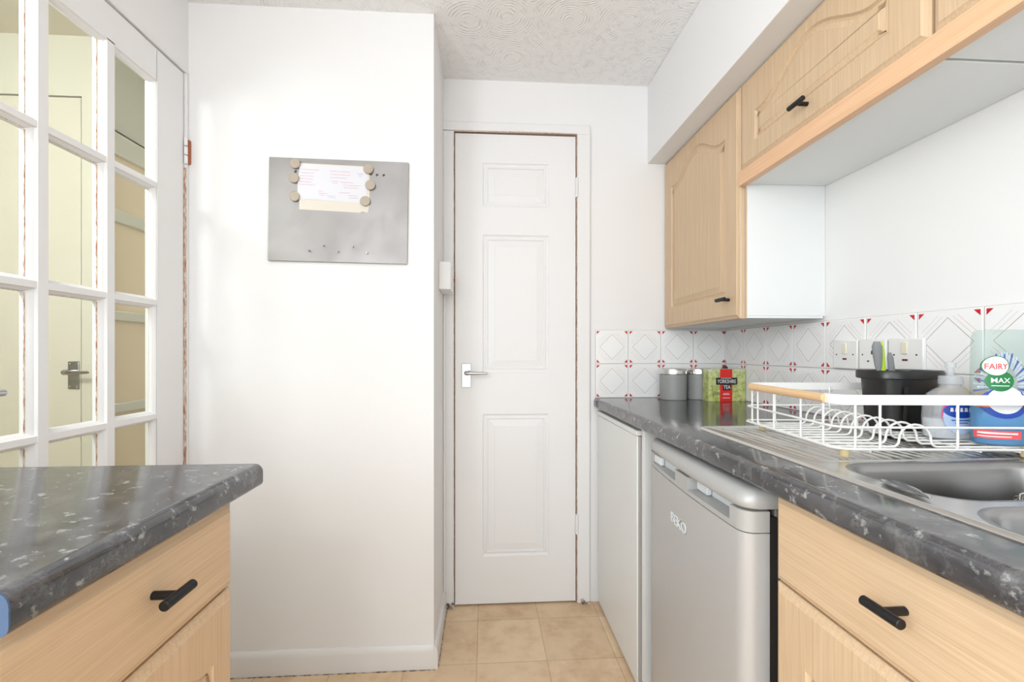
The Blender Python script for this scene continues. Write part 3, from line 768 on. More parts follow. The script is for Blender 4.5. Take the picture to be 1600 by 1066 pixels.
# ------------------------------------------------------------------ sink
SZ = WT+0.0015
S = thing('sink', 'stainless steel sink with ridged drainer and two bowls let into the worktop', 'sink', (0.8, 0.65, SZ))
def rrect(x0, x1, y0, y1, r, n=8):
    P = []
    for cx, cy, a0 in ((x1-r, y0+r, -PI/2), (x1-r, y1-r, 0), (x0+r, y1-r, PI/2), (x0+r, y0+r, PI)):
        for i in range(n+1):
            a = a0+PI/2*i/n; P.append((cx+r*math.cos(a), cy+r*math.sin(a)))
    return P
bowlA = rrect(0.622, 0.990, 0.556, 0.742, 0.055); bowlB = rrect(0.590, 0.990, 0.190, 0.516, 0.07)
bm = bmesh.new()
def ring(P, z):
    vs = [bm.verts.new((x, y, z)) for x, y in P]
    return vs, [bm.edges.new((vs[i], vs[(i+1) % len(vs)])) for i in range(len(vs))]
outer0 = rrect(0.566, 1.036, 0.166, 1.140, 0.018)
outer = rrect(0.574, 1.028, 0.174, 1.132, 0.014)
ed = []
vo, e = ring(outer, SZ); ed += e
def grow(P, d): return offset(P, -d)
_, e = ring(grow(bowlA, 0.012), SZ); ed += e
_, e = ring(grow(bowlB, 0.012), SZ); ed += e
bmesh.ops.triangle_fill(bm, use_beauty=True, use_dissolve=False, edges=ed)
top = MB()
for f in bm.faces: top.face([tuple(v.co) for v in f.verts])
bm.free()
top.loops([[(x, y, SZ) for x, y in outer], [(x, y, SZ+0.0035) for x, y in grow(outer, 0.003)], [(x, y, SZ+0.003) for x, y in grow(outer, 0.007)], [(x, y, WT) for x, y in grow(outer, 0.010)]], False, False)
# drainer ridges
for i in range(17):
    x = 0.625+i*0.0225; y0, y1 = 0.775, 1.095
    w_ = 0.0045
    prof = [(-w_, 0.0), (-w_*0.6, 0.0022), (0, 0.0030), (w_*0.6, 0.0022), (w_, 0.0)]
    L = []
    for y, s_ in ((y0, 0.05), (y0+0.015, 1), (y1-0.015, 1), (y1, 0.05)): L.append([(x+a, y, SZ+b*s_-0.0002) for a, b in prof])
    top.loops(L, False, False, closed=False)
# raised border round the drainer
bp = rrect(0.603, 1.010, 0.763, 1.110, 0.02)
top.loops([[(x, y, SZ-0.0002) for x, y in bp], [(x, y, SZ+0.0016) for x, y in offset(bp, 0.002)], [(x, y, SZ+0.0016) for x, y in offset(bp, 0.004)], [(x, y, SZ-0.0002) for x, y in offset(bp, 0.006)]], False, False)
top.build('drainer', 'steel', S, smooth=50)
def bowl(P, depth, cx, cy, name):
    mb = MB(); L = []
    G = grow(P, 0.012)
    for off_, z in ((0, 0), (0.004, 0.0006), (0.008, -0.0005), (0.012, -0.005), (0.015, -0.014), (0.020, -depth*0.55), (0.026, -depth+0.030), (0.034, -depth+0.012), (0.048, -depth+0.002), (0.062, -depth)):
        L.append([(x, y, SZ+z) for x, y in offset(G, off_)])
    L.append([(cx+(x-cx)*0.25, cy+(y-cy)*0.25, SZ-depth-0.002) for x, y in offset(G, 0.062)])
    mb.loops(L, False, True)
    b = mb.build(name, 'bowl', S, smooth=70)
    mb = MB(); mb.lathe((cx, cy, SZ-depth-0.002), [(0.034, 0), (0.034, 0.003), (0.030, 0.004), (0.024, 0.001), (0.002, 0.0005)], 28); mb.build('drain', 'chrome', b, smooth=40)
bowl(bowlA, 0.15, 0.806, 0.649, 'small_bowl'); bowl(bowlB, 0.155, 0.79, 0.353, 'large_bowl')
# shallow dished ledge with marks beside the small bowl
# flat steel utensil on the rim
mb = MB(); L = []
for q, hw, hz in ((0, 0.002, 0.0), (0.006, 0.009, 0.001), (0.02, 0.012, 0.0015), (0.045, 0.012, 0.0015), (0.060, 0.010, 0.001), (0.068, 0.006, 0.0008), (0.085, 0.004, 0.0025), (0.092, 0.003, 0.0028)):
    d = Vector((-0.22, -0.975, 0)); nn = Vector((0.975, -0.22, 0)); c = Vector((0.612, 0.640, SZ+0.0028))+d*q
    L.append([c-nn*hw+Vector((0, 0, hz)), c+Vector((0, 0, 0)), c+nn*hw+Vector((0, 0, hz)), c+nn*hw+Vector((0, 0, hz+0.0014)), c+Vector((0, 0, 0.0014)), c-nn*hw+Vector((0, 0, hz+0.0014))])
mb.loops(L)
tag(mb.build('teaspoon', 'chrome', smooth=60), 'small shiny steel utensil lying on the sink rim beside the small bowl', 'utensil')
# scourer
mb = MB(); r = random.Random(3); cc = Vector((0.893, 0.655, SZ-0.056))
for k in range(70):
    ax = Vector((r.uniform(-1, 1), r.uniform(-1, 1), r.uniform(-1, 1))).normalized(); u = ax.orthogonal().normalized(); v_ = ax.cross(u); rr = r.uniform(0.020, 0.030)
    c0 = cc+ax*r.uniform(-0.012, 0.012)
    mb.tube([c0+(u*math.cos(a)+v_*math.sin(a))*rr*(1+0.12*math.sin(5*a+k))+ax*0.004*math.sin(7*a) for a in [2*PI*i/22 for i in range(22)]], 0.0010, 4, closed=True)
mb2 = MB()
mb.tube([cc+Vector((0, 0, -0.026)), cc+Vector((0, 0, 0)), cc+Vector((0, 0, 0.022))], [0.012, 0.021, 0.012], 12)
tag(mb.build('scourer', 'wool', smooth=60), 'curly steel wool scourer in the small sink bowl at the right edge', 'scourer')

# ------------------------------------------------------------------ dish rack
RK = thing('dish_rack', 'low white wire dish rack with a wooden handle standing on the drainer', 'dish rack', (0.655, 0.778, SZ+0.003))
RK.rotation_euler.z = math.radians(-5)
RW, RD = 0.380, 0.342
zb = 0.0
def Z(a): return a-(SZ+0.003)
def rr3(x0, x1, y0, y1, r, z, n=8): return [(x, y, z) for x, y in rrect(x0, x1, y0, y1, r, n)]
# flat rim band, open where the handles sit
mb = MB()
def strip(path, z0, z1, th=0.0022):
    P = [Vector((x, y, 0)) for x, y in path]; L = []
    for i, p in enumerate(P):
        t_ = (P[min(i+1, len(P)-1)]-P[max(i-1, 0)]).normalized(); nn = Vector((-t_.y, t_.x, 0))*th/2
        L.append([p+nn+Vector((0, 0, z0)), p-nn+Vector((0, 0, z0)), p-nn+Vector((0, 0, z1)), p+nn+Vector((0, 0, z1))])
    mb.loops(L)
def arc(cx, cy, r, a0, a1, n=8): return [(cx+r*math.cos(a0+(a1-a0)*i/n), cy+r*math.sin(a0+(a1-a0)*i/n)) for i in range(n+1)]
R0 = 0.030
near = [(0, 0.040)]+arc(R0, R0, R0, PI, 1.5*PI)+arc(RW-R0, R0, R0, 1.5*PI, 2*PI)+[(RW, 0.040)]
far = [(0, RD-0.030)]+arc(R0, RD-R0, R0, PI, 0.5*PI)+arc(RW-R0, RD-R0, R0, 0.5*PI, 0)+[(RW, RD-0.030)]
strip(near, Z(1.003), Z(1.0215)); mb.build('rim_band', 'rack', RK, local=True, smooth=30)
mb = MB(); strip(far, Z(1.003), Z(1.0215)); mb.build('rim_band', 'rack', RK, local=True, smooth=30)
for x in (0.0, RW):
    mb = MB(); mb.cyl((x, 0.036, Z(1.012)), 0.0088, RD-0.036-0.026, 'Y', 20, ch=0.0015); mb.build('wooden_handle', 'dowel', RK, local=True, smooth=40)
mb = MB(); rw = 0.0022
for z, g in ((Z(0.962), 0.004), (Z(0.9225), 0.006)): mb.tube(rr3(-g, RW+g, -g, RD+g, R0, z), rw, 8, closed=True)
mb.tube(rr3(0.02, RW-0.02, 0.02, RD-0.02, 0.02, Z(0.9160)), rw, 8, closed=True)
# uprights: come down the side, turn in under the floor
def upright(x, y, dx, dy):
    r_ = 0.012; P = [(x, y, Z(1.010)), (x, y, Z(0.916)+r_)]
    for i in range(1, 6):
        a = PI/2*i/5; P.append((x+dx*r_*(1-math.cos(a)), y+dy*r_*(1-math.cos(a)), Z(0.916)+r_-r_*math.sin(a)))
    P.append((x+dx*0.022, y+dy*0.022, Z(0.916))); mb.tube(P, rw, 8)
for y in (0.045, 0.115, 0.215, 0.285, 0.312): upright(0.001, y, 1, 0); upright(RW-0.001, y, -1, 0)
for x in (0.030, 0.075, 0.215, RW-0.03): upright(x, 0.001, 0, 1); upright(x, RD-0.001, 0, -1)
mb.build('wire_frame', 'rack', RK, local=True, smooth=60)
# floor wires with plate loops
nw = 10
for i in range(nw):
    y = 0.032+i*(RD-0.064)/(nw-1)
    P = []
    z0 = Z(0.9195); zt_ = Z(0.962); xa, xb = 0.135, 0.195; r_ = 0.012
    P.append((-0.002, y, Z(0.9235))); P.append((0.006, y, z0+0.001)); P.append((0.015, y, z0))
    P += [(xa-r_*1.0+r_*math.sin(a), y, z0+r_*(1-math.cos(a))) for a in [PI/2*j/4 for j in range(5)]]
    ra = (xb-xa)/2
    P += [(xa+ra-ra*math.cos(a), y, zt_-ra+ra*math.sin(a)) for a in [PI*j/10 for j in range(11)]]
    P += [(xb+r_-r_*math.cos(a), y, z0+r_-r_*math.sin(a)) for a in [PI/2*j/4 for j in range(5)]]
    P += [(RW-0.015, y, z0), (RW-0.006, y, z0+0.001), (RW+0.002, y, Z(0.9235))]
    m2 = MB(); m2.tube(P, rw, 8); m2.build('plate_wire', 'rack', RK, local=True, smooth=60)
for x in (0.06, 0.26, 0.33):
    m2 = MB(); m2.tube([(x, 0.004, Z(0.9165)), (x, RD-0.004, Z(0.9165))], rw, 8); m2.build('cross_wire', 'rack', RK, local=True, smooth=60)
for x, y in ((0.022, 0.018), (0.022, RD-0.040), (RW-0.024, 0.018), (RW-0.024, RD-0.040)):
    m2 = MB(); m2.lathe((x, y, 0), [(0.0065, 0), (0.0075, 0.002), (0.0092, 0.014), (0.0080, 0.0158), (0.004, 0.0160)], 20)
    m2.build('rubber_foot', 'foot', RK, local=True, smooth=40)

# ------------------------------------------------------------------ things in the rack
ZR = 0.9215
def sup(cx, cy, z, rx, ry, e=2.0, n=44, rot=0.0):
    P = []
    for i in range(n):
        a = 2*PI*i/n; c, s_ = math.cos(a), math.sin(a)
        x = rx*math.copysign(abs(c)**(2/e), c); y = ry*math.copysign(abs(s_)**(2/e), s_)
        P.append((cx+x*math.cos(rot)-y*math.sin(rot), cy+x*math.sin(rot)+y*math.cos(rot), z))
    return P
PX, PY = 0.984, 0.992
t = thing('utensil_pot', 'black plastic utensil pot with a wide rim inside the dish rack', 'pot', (PX, PY, ZR))
mb = MB(); L = []
for q, h in ((0.94, 0), (1.0, 0.003), (1.12, 0.116)): L.append(sup(PX, PY, ZR+h, 0.065*q, 0.050*q, 2.6))
for q, h in ((1.08, 0.116), (0.96, 0.006), (0.5, 0.005)): L.append(sup(PX, PY, ZR+h, 0.065*q, 0.050*q, 2.6))
mb.loops(L); mb.build('pot_body', 'black_plastic', t, smooth=40)
mb = MB(); L = []
for rx, ry, h in ((0.0720, 0.056, 0.117), (0.082, 0.061, 0.117), (0.084, 0.063, 0.119), (0.084, 0.063, 0.134), (0.082, 0.061, 0.137), (0.072, 0.055, 0.135), (0.070, 0.0535, 0.117)): L.append(sup(PX-0.000, PY, ZR+h, rx, ry, 2.6))
L.append(L[0]); mb.loops(L, False, False); mb.build('pot_rim', 'black_plastic', t, smooth=40)
mb = MB()   # hanging divider slot on the front face
for sl, x in ((0, -0.038),):
    L = []
    for z in (0.015, 0.100):
        yy = PY-0.050*(1+0.12*z/0.116)*0.985-0.0015
        L.append([(PX+x-0.004, yy, ZR+z), (PX+x+0.004, yy, ZR+z), (PX+x+0.004, yy-0.002, ZR+z), (PX+x-0.004, yy-0.002, ZR+z)])
    mb.loops(L)
mb.build('slot', 'dark', t)
# brush in the pot
mb = MB()
t = thing('dish_brush', 'grey and lime green handled brush standing in the black pot', 'brush', (0.955, 0.975, ZR+0.008))
bt = Vector((0.945, 0.985, ZR+0.012)); tp = Vector((0.910, 0.962, 1.125))
def strap(P, ws, ths, name, m, parent, wdir=Vector((0.93, -0.36, 0))):
    mb = MB(); L = []
    td = wdir.cross(Vector((0, 0, 1))).normalized()
    for p, w_, t_ in zip(P, ws, ths):
        p = Vector(p); L.append([p+wdir*w_*math.cos(a)+td*t_*math.sin(a) for a in [2*PI*i/14 for i in range(14)]])
    mb.loops(L); return mb.build(name, m, parent, smooth=50)
def lerp(a, b, q): return a+(b-a)*q
strap([lerp(bt, tp, q) for q in (0, 0.5, 0.80, 0.90, 1.0)], (0.005, 0.006, 0.007, 0.007, 0.004), (0.004, 0.004, 0.004, 0.004, 0.003), 'green_stem', 'lime', t)
strap([lerp(bt, tp, q)+Vector((-0.013, -0.004, 0)) for q in (0.62, 0.70, 0.82, 0.94, 1.0)], (0.002, 0.007, 0.0095, 0.0105, 0.006), (0.003, 0.005, 0.006, 0.006, 0.004), 'grip', 'grey_rubber', t)
strap([Vector((0.925, 0.955, 1.100)), Vector((0.929, 0.957, 1.088)), Vector((0.944, 0.965, 1.03)), Vector((0.950, 0.972, 1.0))], (0.003, 0.0062, 0.007, 0.006), (0.003, 0.004, 0.004, 0.004), 'grip', 'grey_rubber', t)

def bottle_fns(cx, cy, prof, e, rot):
    def rad(z):
        for (z0, a0, b0), (z1, a1, b1) in zip(prof, prof[1:]):
            if z0 <= z <= z1: q = (z-z0)/(z1-z0+1e-9); return a0+(a1-a0)*q, b0+(b1-b0)*q
        return prof[-1][1:]
    def surf(h):
        def fn(x, z):
            rx, ry = rad(z); rx += h; ry += h
            xx = max(-rx*0.999, min(rx*0.999, x)); y = -ry*(1-abs(xx/rx)**e)**(1/e)
            return (cx+xx*math.cos(rot)-y*math.sin(rot), cy+xx*math.sin(rot)+y*math.cos(rot), ZR+z)
        return fn
    return rad, surf
def label_grid(mb, fn, shape, k, nx=20):
    """shape: list of (z, x0, x1) rows"""
    rows_ = [[fn(x0+(x1-x0)*i/nx, z) for i in range(nx+1)] for z, x0, x1 in shape]
    mb.loops(rows_, False, False, k=k, closed=False)
def ell_rows(cx, cz, rx, rz, n=14):
    R = []
    for i in range(n+1):
        a = -PI/2+PI*i/n; z = cz+rz*math.sin(a); w_ = rx*math.cos(a); R.append((z, cx-w_-1e-5, cx+w_+1e-5))
    return R
# soap bottle
BX, BY, RO = 0.974, 0.866, math.radians(-8)
prof = [(0.0, 0.044, 0.024), (0.004, 0.050, 0.028), (0.045, 0.0505, 0.029), (0.075, 0.048, 0.028), (0.092, 0.041, 0.025), (0.101, 0.028, 0.020), (0.106, 0.016, 0.016), (0.112, 0.015, 0.015)]
t = thing('soap_bottle', 'squat clear hand soap bottle with a clear cap beside the black pot', 'bottle', (BX, BY, ZR))
mb = MB(); mb.loops([sup(BX, BY, ZR+z, a, b, 2.4, rot=RO) for z, a, b in prof]); mb.build('bottle_body', 'clear_soap', t, smooth=60)
mb = MB(); mb.loops([sup(BX, BY, ZR+z, a-0.002, b-0.002, 2.4, rot=RO) for z, a, b in [(0.001, 0.044, 0.024)]+prof[1:2]+[(0.042, 0.0505, 0.029)]]); mb.build('soap', 'soap_milk', t, smooth=60)
mb = MB(); mb.lathe((BX, BY, ZR+0.112), [(0.0185, 0), (0.0195, 0.001), (0.0195, 0.016), (0.0175, 0.018), (0.006, 0.0185), (0.006, 0.034), (0.009, 0.035), (0.0085, 0.046), (0.003, 0.047)], 28); mb.build('cap', 'clear_soap', t, smooth=40)
rad, surf = bottle_fns(BX, BY, prof, 2.4, RO)
mb = MB(); cxl = -0.004
label_grid(mb, surf(0.0004), ell_rows(cxl, 0.052, 0.032, 0.036), 1)
label_grid(mb, surf(0.0007), ell_rows(cxl, 0.047, 0.0305, 0.034), 0)
label_grid(mb, surf(0.0010), ell_rows(cxl, 0.060, 0.0300, 0.015), 2)
label_grid(mb, surf(0.0010), [(z, cxl+0.004-w_, cxl+0.004+w_) for z, w_ in ((0.072, 0.020), (0.078, 0.017), (0.083, 0.011), (0.086, 0.004))], 3)
add_text(mb, 'CAREX', 0.011, surf(0.0014), 4, bold=0.0003, cx=cxl, cy=0.062) if False else None
for i, (w0, w1) in enumerate(((-0.020, -0.014), (-0.012, -0.005), (-0.003, 0.003), (0.005, 0.012), (0.014, 0.020))):
    label_grid(mb, surf(0.0014), [(0.058, cxl+w0, cxl+w1), (0.066, cxl+w0+0.001, cxl+w1-0.001)], 4, 3)
label_grid(mb, surf(0.0012), [(0.0395, cxl-0.018, cxl+0.016), (0.0415, cxl-0.018, cxl+0.016)], 2, 10)
label_grid(mb, surf(0.0012), [(0.0345, cxl-0.012, cxl+0.012), (0.0360, cxl-0.012, cxl+0.012)], 2, 10)
mb.build('front_label', ['blue_pale', 'magenta', 'blue_ink', 'yellow', 'white_ink'], t)
# washing-up liquid
BX, BY, RO = 1.000, 0.797, math.radians(-15)
prof = [(0.0, 0.040, 0.021), (0.004, 0.045, 0.0245), (0.06, 0.046, 0.025), (0.14, 0.045, 0.0245), (0.200, 0.044, 0.024), (0.212, 0.043, 0.023), (0.219, 0.041, 0.020), (0.222, 0.038, 0.016)]
t = thing('washing_up_bottle', 'tall clear bottle of blue washing-up liquid with a white and green label', 'bottle', (BX, BY, ZR))
mb = MB(); mb.loops([sup(BX, BY, ZR+z, a, b, 2.6, rot=RO) for z, a, b in prof]); mb.build('bottle_body', 'clear', t, smooth=60)
mb = MB(); mb.loops([sup(BX, BY, ZR+z, a, b, 2.6, rot=RO) for z, a, b in ((0.0015, 0.038, 0.019), (0.005, 0.0435, 0.023), (0.06, 0.0445, 0.0235), (0.084, 0.0443, 0.0232))]); mb.build('liquid', 'blue_liquid', t, smooth=60)
rad, surf = bottle_fns(BX, BY, prof, 2.6, RO)
mb = MB(); cxl = -0.015
# ray burst
for i in range(34):
    a = PI*(-0.16)+(PI*1.22)*i/33; q = 1.0 if i % 2 else 0.93
    r0, r1 = 0.55, q; da = 0.032
    P2 = [(cxl+0.004+0.036*r0*math.cos(a-da*0.6), 0.116+0.064*r0*math.sin(a-da*0.6)), (cxl+0.004+0.036*r1*math.cos(a-da), 0.116+0.064*r1*math.sin(a-da)),
          (cxl+0.004+0.036*r1*math.cos(a+da), 0.116+0.064*r1*math.sin(a+da)), (cxl+0.004+0.036*r0*math.cos(a+da*0.6), 0.116+0.064*r0*math.sin(a+da*0.6))]
    add_poly(mb, P2, surf(0.0006), 5 if i % 3 else 2)
label_grid(mb, surf(0.0004), ell_rows(cxl+0.006, 0.083, 0.036, 0.030), 2)
label_grid(mb, surf(0.0009), ell_rows(cxl+0.006, 0.088, 0.027, 0.026), 4)
label_grid(mb, surf(0.0007), [(0.074, cxl-0.034, cxl+0.030), (0.082, cxl-0.034, cxl+0.034)], 6)
label_grid(mb, surf(0.0012), ell_rows(cxl-0.003, 0.124, 0.0205, 0.0195), 1)
label_grid(mb, surf(0.0016), ell_rows(cxl-0.009, 0.153, 0.0190, 0.0195), 1)
label_grid(mb, surf(0.0019), ell_rows(cxl-0.009, 0.153, 0.0175, 0.0180), 4)
add_text(mb, 'FAIRY', 0.0150, surf(0.0023), 3, bold=0.0002, cx=cxl-0.009, cy=0.1515, xscale=0.82)
add_text(mb, 'MAX', 0.0130, surf(0.0016), 4, bold=0.0002, cx=cxl-0.003, cy=0.125)
label_grid(mb, surf(0.0016), [(0.1145, cxl-0.016, cxl+0.010), (0.1160, cxl-0.016, cxl+0.010)], 4, 8)
label_grid(mb, surf(0.0007), [(0.014, cxl-0.034, cxl+0.030), (0.030, cxl-0.034, cxl+0.030)], 7)
label_grid(mb, surf(0.0012), [(0.0230, cxl-0.030, cxl+0.024), (0.0265, cxl-0.030, cxl+0.024)], 4)
label_grid(mb, surf(0.0012), [(0.0175, cxl-0.030, cxl+0.014), (0.0195, cxl-0.030, cxl+0.014)], 4)
mb.build('front_label', ['blue_pale', 'green_dark', 'blue_ink', 'red_ink', 'white_ink', 'ray_ink', 'orange', 'coral'], t)

# ------------------------------------------------------------------ canisters and tea
def canister(cx, cy, r, label):
    t = thing('canister', label, 'canister', (cx, cy, WT), 'grey canisters in the far corner')
    mb = MB(); mb.lathe((cx, cy, WT), [(r-0.002, 0), (r, 0.002), (r, 0.107)], 44); mb.build('canister_body', 'can_grey', t, smooth=40)
    mb = MB(); mb.lathe((cx, cy, WT+0.108), [(r-0.002, 0), (r+0.0005, 0.001), (r+0.0005, 0.020), (r-0.001, 0.023), (r-0.006, 0.0235), (r-0.012, 0.022)], 44); mb.build('lid', 'steel', t, smooth=40)
canister(0.806, 1.845, 0.055, 'grey canister with a steel lid, the left one in the corner, fully seen')
canister(0.926, 1.864-0.015+0.010, 0.052, 'grey canister with a steel lid, half hidden behind the tea box')
TX0, TX1, TY0, TY1, TH = 0.914, 1.070, 1.752, 1.790, 0.132
# the box has to clear the second canister, so it is shallow
t = thing('tea_box', 'green landscape tea box with a red band on the worktop in the corner', 'box', ((TX0+TX1)/2, (TY0+TY1)/2, WT))
TY1 = 1.800
mb = MB(); mb.box(TX0, TX1, TY0, TY1, WT, WT+TH); mb.build('carton', 'fields', t, 0.0008)
def onbox(h): return lambda x, y: ((TX0+TX1)/2+x, TY0-h, WT+TH/2+y)
mb = MB()
W2 = (TX1-TX0)/2
add_poly(mb, [(-0.020-0.010, -TH/2+0.0005), (0.032-0.010, -TH/2+0.0005), (0.032-0.010, TH/2-0.0005), (-0.020-0.010, TH/2-0.0005)], onbox(0.0010), 0)
bcx = -0.004
add_poly(mb, [(bcx-0.043, 0.002), (bcx+0.047, 0.002), (bcx+0.047, 0.031), (bcx-0.043, 0.031)], onbox(0.0014), 1)
add_poly(mb, [(bcx-0.014, -0.021), (bcx+0.020, -0.021), (bcx+0.020, 0.004), (bcx-0.014, 0.004)], onbox(0.0013), 1)
add_text(mb, 'YORKSHIRE', 0.0215, onbox(0.0019), 2, bold=0.0001, cx=bcx+0.002, cy=0.0150, xscale=0.70)
add_text(mb, 'TEA', 0.0215, onbox(0.0018), 2, bold=0.0001, cx=bcx+0.003, cy=-0.0085, xscale=0.78)
for y, hw in ((0.0285, 0.022), (-0.034, 0.012), (-0.0385, 0.015), (-0.052, 0.016)): add_poly(mb, [(bcx-hw, y-0.0009), (bcx+hw, y-0.0009), (bcx+hw, y+0.0009), (bcx-hw, y+0.0009)], onbox(0.0018), 2)
mb.build('printed_band', ['red', 'black_ink', 'white_ink'], t)
# fence and tree printed on the carton
mb = MB()
for i in range(9): 
    x = -0.060+i*0.0045; add_poly(mb, [(x, -0.042+0.001*(i % 3)), (x+0.0018, -0.042), (x+0.0018, -0.024-0.0006*i), (x, -0.024-0.0006*i)], onbox(0.0008), 0)
add_poly(mb, [(-0.062, -0.012), (-0.060, -0.012), (-0.056, -0.046), (-0.058, -0.046)], onbox(0.0008), 0)
mb.build('printed_fence', mat('brown print', s2l(120, 104, 60), 0.5), t)
# dark foil bag peeping out behind the box
mb = MB(); L = []
for z, rx, ry in ((0.0, 0.012, 0.006), (0.10, 0.015, 0.007), (0.135, 0.0135, 0.006), (0.143, 0.008, 0.003), (0.144, 0.002, 0.001)): L.append(sup(1.023, 1.822, WT+z, rx, ry, 2.0, 20))
mb.loops(L); tag(mb.build('foil_packet', 'brown_bag', smooth=60), 'dark red brown packet just showing above the tea box', 'packet')

# ------------------------------------------------------------------ sockets on the right wall
XS = XR-0.0065
def plate(y0, y1, z0, z1, lab, name):
    t = thing(name, lab, 'socket', (XS, (y0+y1)/2, z0))
    mb = MB(); mb.box(XS-0.010, XS, y0, y1, z0, z1); mb.build('face_plate', 'socket', t, 0.003); return t
def dots(t, pts, r=0.0022, m='hole', name='screw'):
    for y, z in pts:
        mb = MB(); mb.cyl((XS-0.0106, y, z), r, 0.001, 'X', 12); mb.build(name, m, t)
for (yc, lab, wid) in ((1.243, 'white fused switch on the tiles, the one farthest from the camera', 0.044), (1.055, 'white fused switch on the tiles behind the black pot, nearest the camera', 0.047)):
    t = plate(yc-wid, yc+wid, 1.052, 1.136, lab, 'wall_switch')
    mb = MB(); mb.box(XS-0.0135, XS-0.009, yc-0.008, yc+0.008, 1.096, 1.126); mb.build('rocker', 'socket_cream', t, 0.0015)
    mb = MB(); mb.box(XS-0.0108, XS-0.009, yc-0.007, yc+0.007, 1.0785, 1.0835); mb.build('neon', 'neon', t)
    dots(t, [(yc-0.030, 1.094), (yc+0.030, 1.094)])
t = plate(1.108, 1.194, 1.052, 1.136, 'white three pin socket between the two fused switches', 'wall_socket')
mb = MB(); yc = 1.151
mb.box(XS-0.0106, XS-0.009, yc-0.002, yc+0.002, 1.095, 1.105); mb.box(XS-0.0106, XS-0.009, yc-0.0145, yc-0.0085, 1.074, 1.078); mb.box(XS-0.0106, XS-0.009, yc+0.0085, yc+0.0145, 1.074, 1.078)
mb.build('pin_holes', 'hole', t); dots(t, [(yc-0.030, 1.094), (yc+0.030, 1.094)])

# ------------------------------------------------------------------ steel board on the boxed wall
BC = Vector((-0.499, YP-0.010, 1.586)); ang = math.radians(-0.85)
def ob(x, z, h=0.0):
    return (BC.x+x*math.cos(ang)-z*math.sin(ang), BC.y-h, BC.z+x*math.sin(ang)+z*math.cos(ang))
HW, HH = 0.2335, 0.1755
t = thing('magnetic_board', 'brushed steel magnetic board hanging on the boxed out white wall', 'board', tuple(BC))
bm = bmesh.new(); ed = []
def ring2(P):
    vs = [bm.verts.new((x, z, 0)) for x, z in P]; return [bm.edges.new((vs[i], vs[(i+1) % len(vs)])) for i in range(len(vs))]
ed += ring2([(-HW, -HH), (HW, -HH), (HW, HH), (-HW, HH)])
def px2b(px, py):    # picture point on the board plane, in board coordinates (used once, to measure)
    s_, c_ = math.sin(math.atan(43/690)), math.cos(math.atan(43/690)); u_ = (px-800)/690; v_ = (551-py)/690
    d = (s_+u_*c_, c_-u_*s_, v_); q = BC.y/d[1]; X, Zz = q*d[0]-BC.x, 1.1+q*d[2]-BC.z
    return X*math.cos(ang)+Zz*math.sin(ang), -X*math.sin(ang)+Zz*math.cos(ang)
holes = [px2b(x, y) for x, y in ((462.5, 268.5), (580, 272.5), (589.5, 274), (600, 274.5))]
hs = 0.0040
for cx, cz in holes: ed += ring2([(cx-hs, cz-hs), (cx+hs, cz-hs), (cx+hs, cz+hs), (cx-hs, cz+hs)])
bmesh.ops.triangle_fill(bm, use_beauty=True, edges=ed)
mb = MB()
for f in bm.faces: mb.face([ob(v.co.x, v.co.y, 0.0015) for v in f.verts])
bm.free()
for P in [[(-HW, -HH), (HW, -HH), (HW, HH), (-HW, HH)]]+[[(cx-hs, cz-hs), (cx+hs, cz-hs), (cx+hs, cz+hs), (cx-hs, cz+hs)] for cx, cz in holes]:
    mb.loops([[ob(x, z, 0.0015) for x, z in P], [ob(x, z, -0.0085) for x, z in P]], False, False)
mb.build('steel_sheet', 'brushed', t)
# papers
def sheet(pts, h0, h1, name, m, lab):
    P = [px2b(*p) for p in pts]; mb = MB(); mb.loops([[ob(x, z, h0) for x, z in P], [ob(x, z, h1) for x, z in P]])
    return mb
mb = sheet([(468, 255), (577, 261), (578, 290), (577.5, 322), (575, 333), (570, 332), (566, 331), (562.5, 333), (468, 327.5)], 0.0019, 0.0023, '', '', '')
tag(mb.build('paper_sheet', 'paper_cream'), 'larger cream sheet pinned to the steel board behind the white note', 'paper', )
t = thing('handwritten_note', 'white note with pink handwriting held by magnets on the steel board', 'note', ob(0, 0, 0.003))
mb = sheet([(469.5, 257), (569, 262.5), (571, 270), (575, 272), (573, 300), (571.5, 318.5), (520, 315), (486, 312), (465, 311), (466, 280)], 0.0026, 0.0031, '', '', '')
mb.build('note_sheet', 'paper', t)
ink = MB(); r = random.Random(11)
def scrib(x0, y0, x1, k=0, amp=0.0011):
    a = Vector(px2b(x0, y0)); b = Vector(px2b(x1, y0+(x1-x0)*0.062)); n_ = max(4, int((b-a).length/0.0011)); pts = []
    for i in range(n_+1):
        q = a.lerp(b, i/n_); pts.append((q.x, q.y+r.uniform(-amp, amp)))
    for p, q in zip(pts, pts[1:]):
        if r.random() < 0.10: continue
        d = Vector(q)-Vector(p); nn = Vector((-d.y, d.x)).normalized()*0.00034
        ink.face([ob(p[0]+nn.x, p[1]+nn.y, 0.0034), ob(q[0]+nn.x, q[1]+nn.y, 0.0034), ob(q[0]-nn.x, q[1]-nn.y, 0.0034), ob(p[0]-nn.x, p[1]-nn.y, 0.0034)], k)
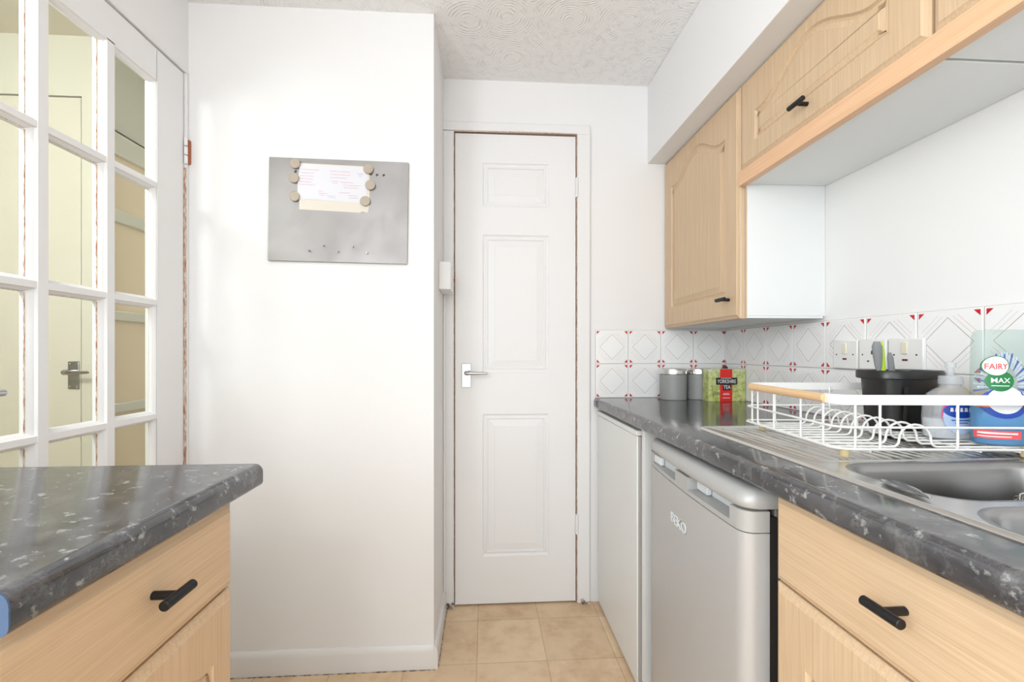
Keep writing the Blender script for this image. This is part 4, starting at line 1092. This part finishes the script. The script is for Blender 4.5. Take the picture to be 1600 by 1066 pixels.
for (x0, y0, x1) in ((470, 265, 499), (470, 270, 491), (470, 275, 491), (469, 279.5, 490), (469, 284, 488), (468, 288.5, 493), (516, 268, 547), (516, 273, 547), (517, 278, 542), (517, 283.5, 530), (520, 286.5, 528), (533, 285.5, 553), (555, 291, 565), (537, 290, 558), (537.5, 294, 560), (498, 299, 506), (498, 302.5, 512), (500, 305.5, 508), (530, 301.5, 547), (546, 309.5, 559)): scrib(x0, y0, x1)
for (x0, y0, x1) in ((512, 306.5, 525), (513, 309, 525), (544, 306, 559), (560, 274, 567), (558, 272, 569), (561, 276.5, 566)): scrib(x0, y0, x1, 1, 0.0007)
ink.build('handwriting', ['ink', 'ink_grey'], t)
# round magnets
where = ['top left corner of the note', 'left edge of the note, the middle one', 'bottom left corner of the note', 'top right corner of the note', 'right edge of the note, the middle one', 'bottom right corner of the note']
proto = None
for (px_, py_), wh in zip(((462.5, 257), (460.5, 279.5), (461.5, 308), (576.5, 265.5), (579.5, 290.5), (571.5, 315.5)), where):
    x, z = px2b(px_, py_); p = ob(x, z, 0.0034)
    if proto is None:
        mb = MB(); mb.cyl((0, -0.007, 0), 0.0168, 0.007, 'Y', 36, ch=0.0012); proto = mb.build('round_magnet', 'magnet', local=True, smooth=40); o = proto
    else: o = proto.copy(); COL.objects.link(o)
    o.location = p; tag(o, 'putty coloured round magnet at the '+wh, 'magnet', 'round magnets on the steel board')
where = ['first from the left, the smallest', 'second from the left, set higher', 'middle one of five, set lower', 'fourth from the left, set higher', 'last on the right, set lower']
proto = None
for (px_, py_), wh in zip(((484, 392.5), (506.5, 384.5), (529, 394), (552, 386), (574.5, 396)), where):
    x, z = px2b(px_, py_); p = ob(x, z, 0.0016)
    if proto is None:
        mb = MB(); mb.cyl((0, -0.016, 0), 0.0044, 0.016, 'Y', 20, ch=0.0008); proto = mb.build('peg_magnet', 'peg', local=True, smooth=40); o = proto; 
    else: o = proto.copy(); COL.objects.link(o)
    if wh.startswith('first'): o.scale = (0.6, 0.6, 0.6)
    o.location = p; tag(o, 'small steel peg magnet low on the steel board, '+wh, 'magnet', 'peg magnets low on the steel board')
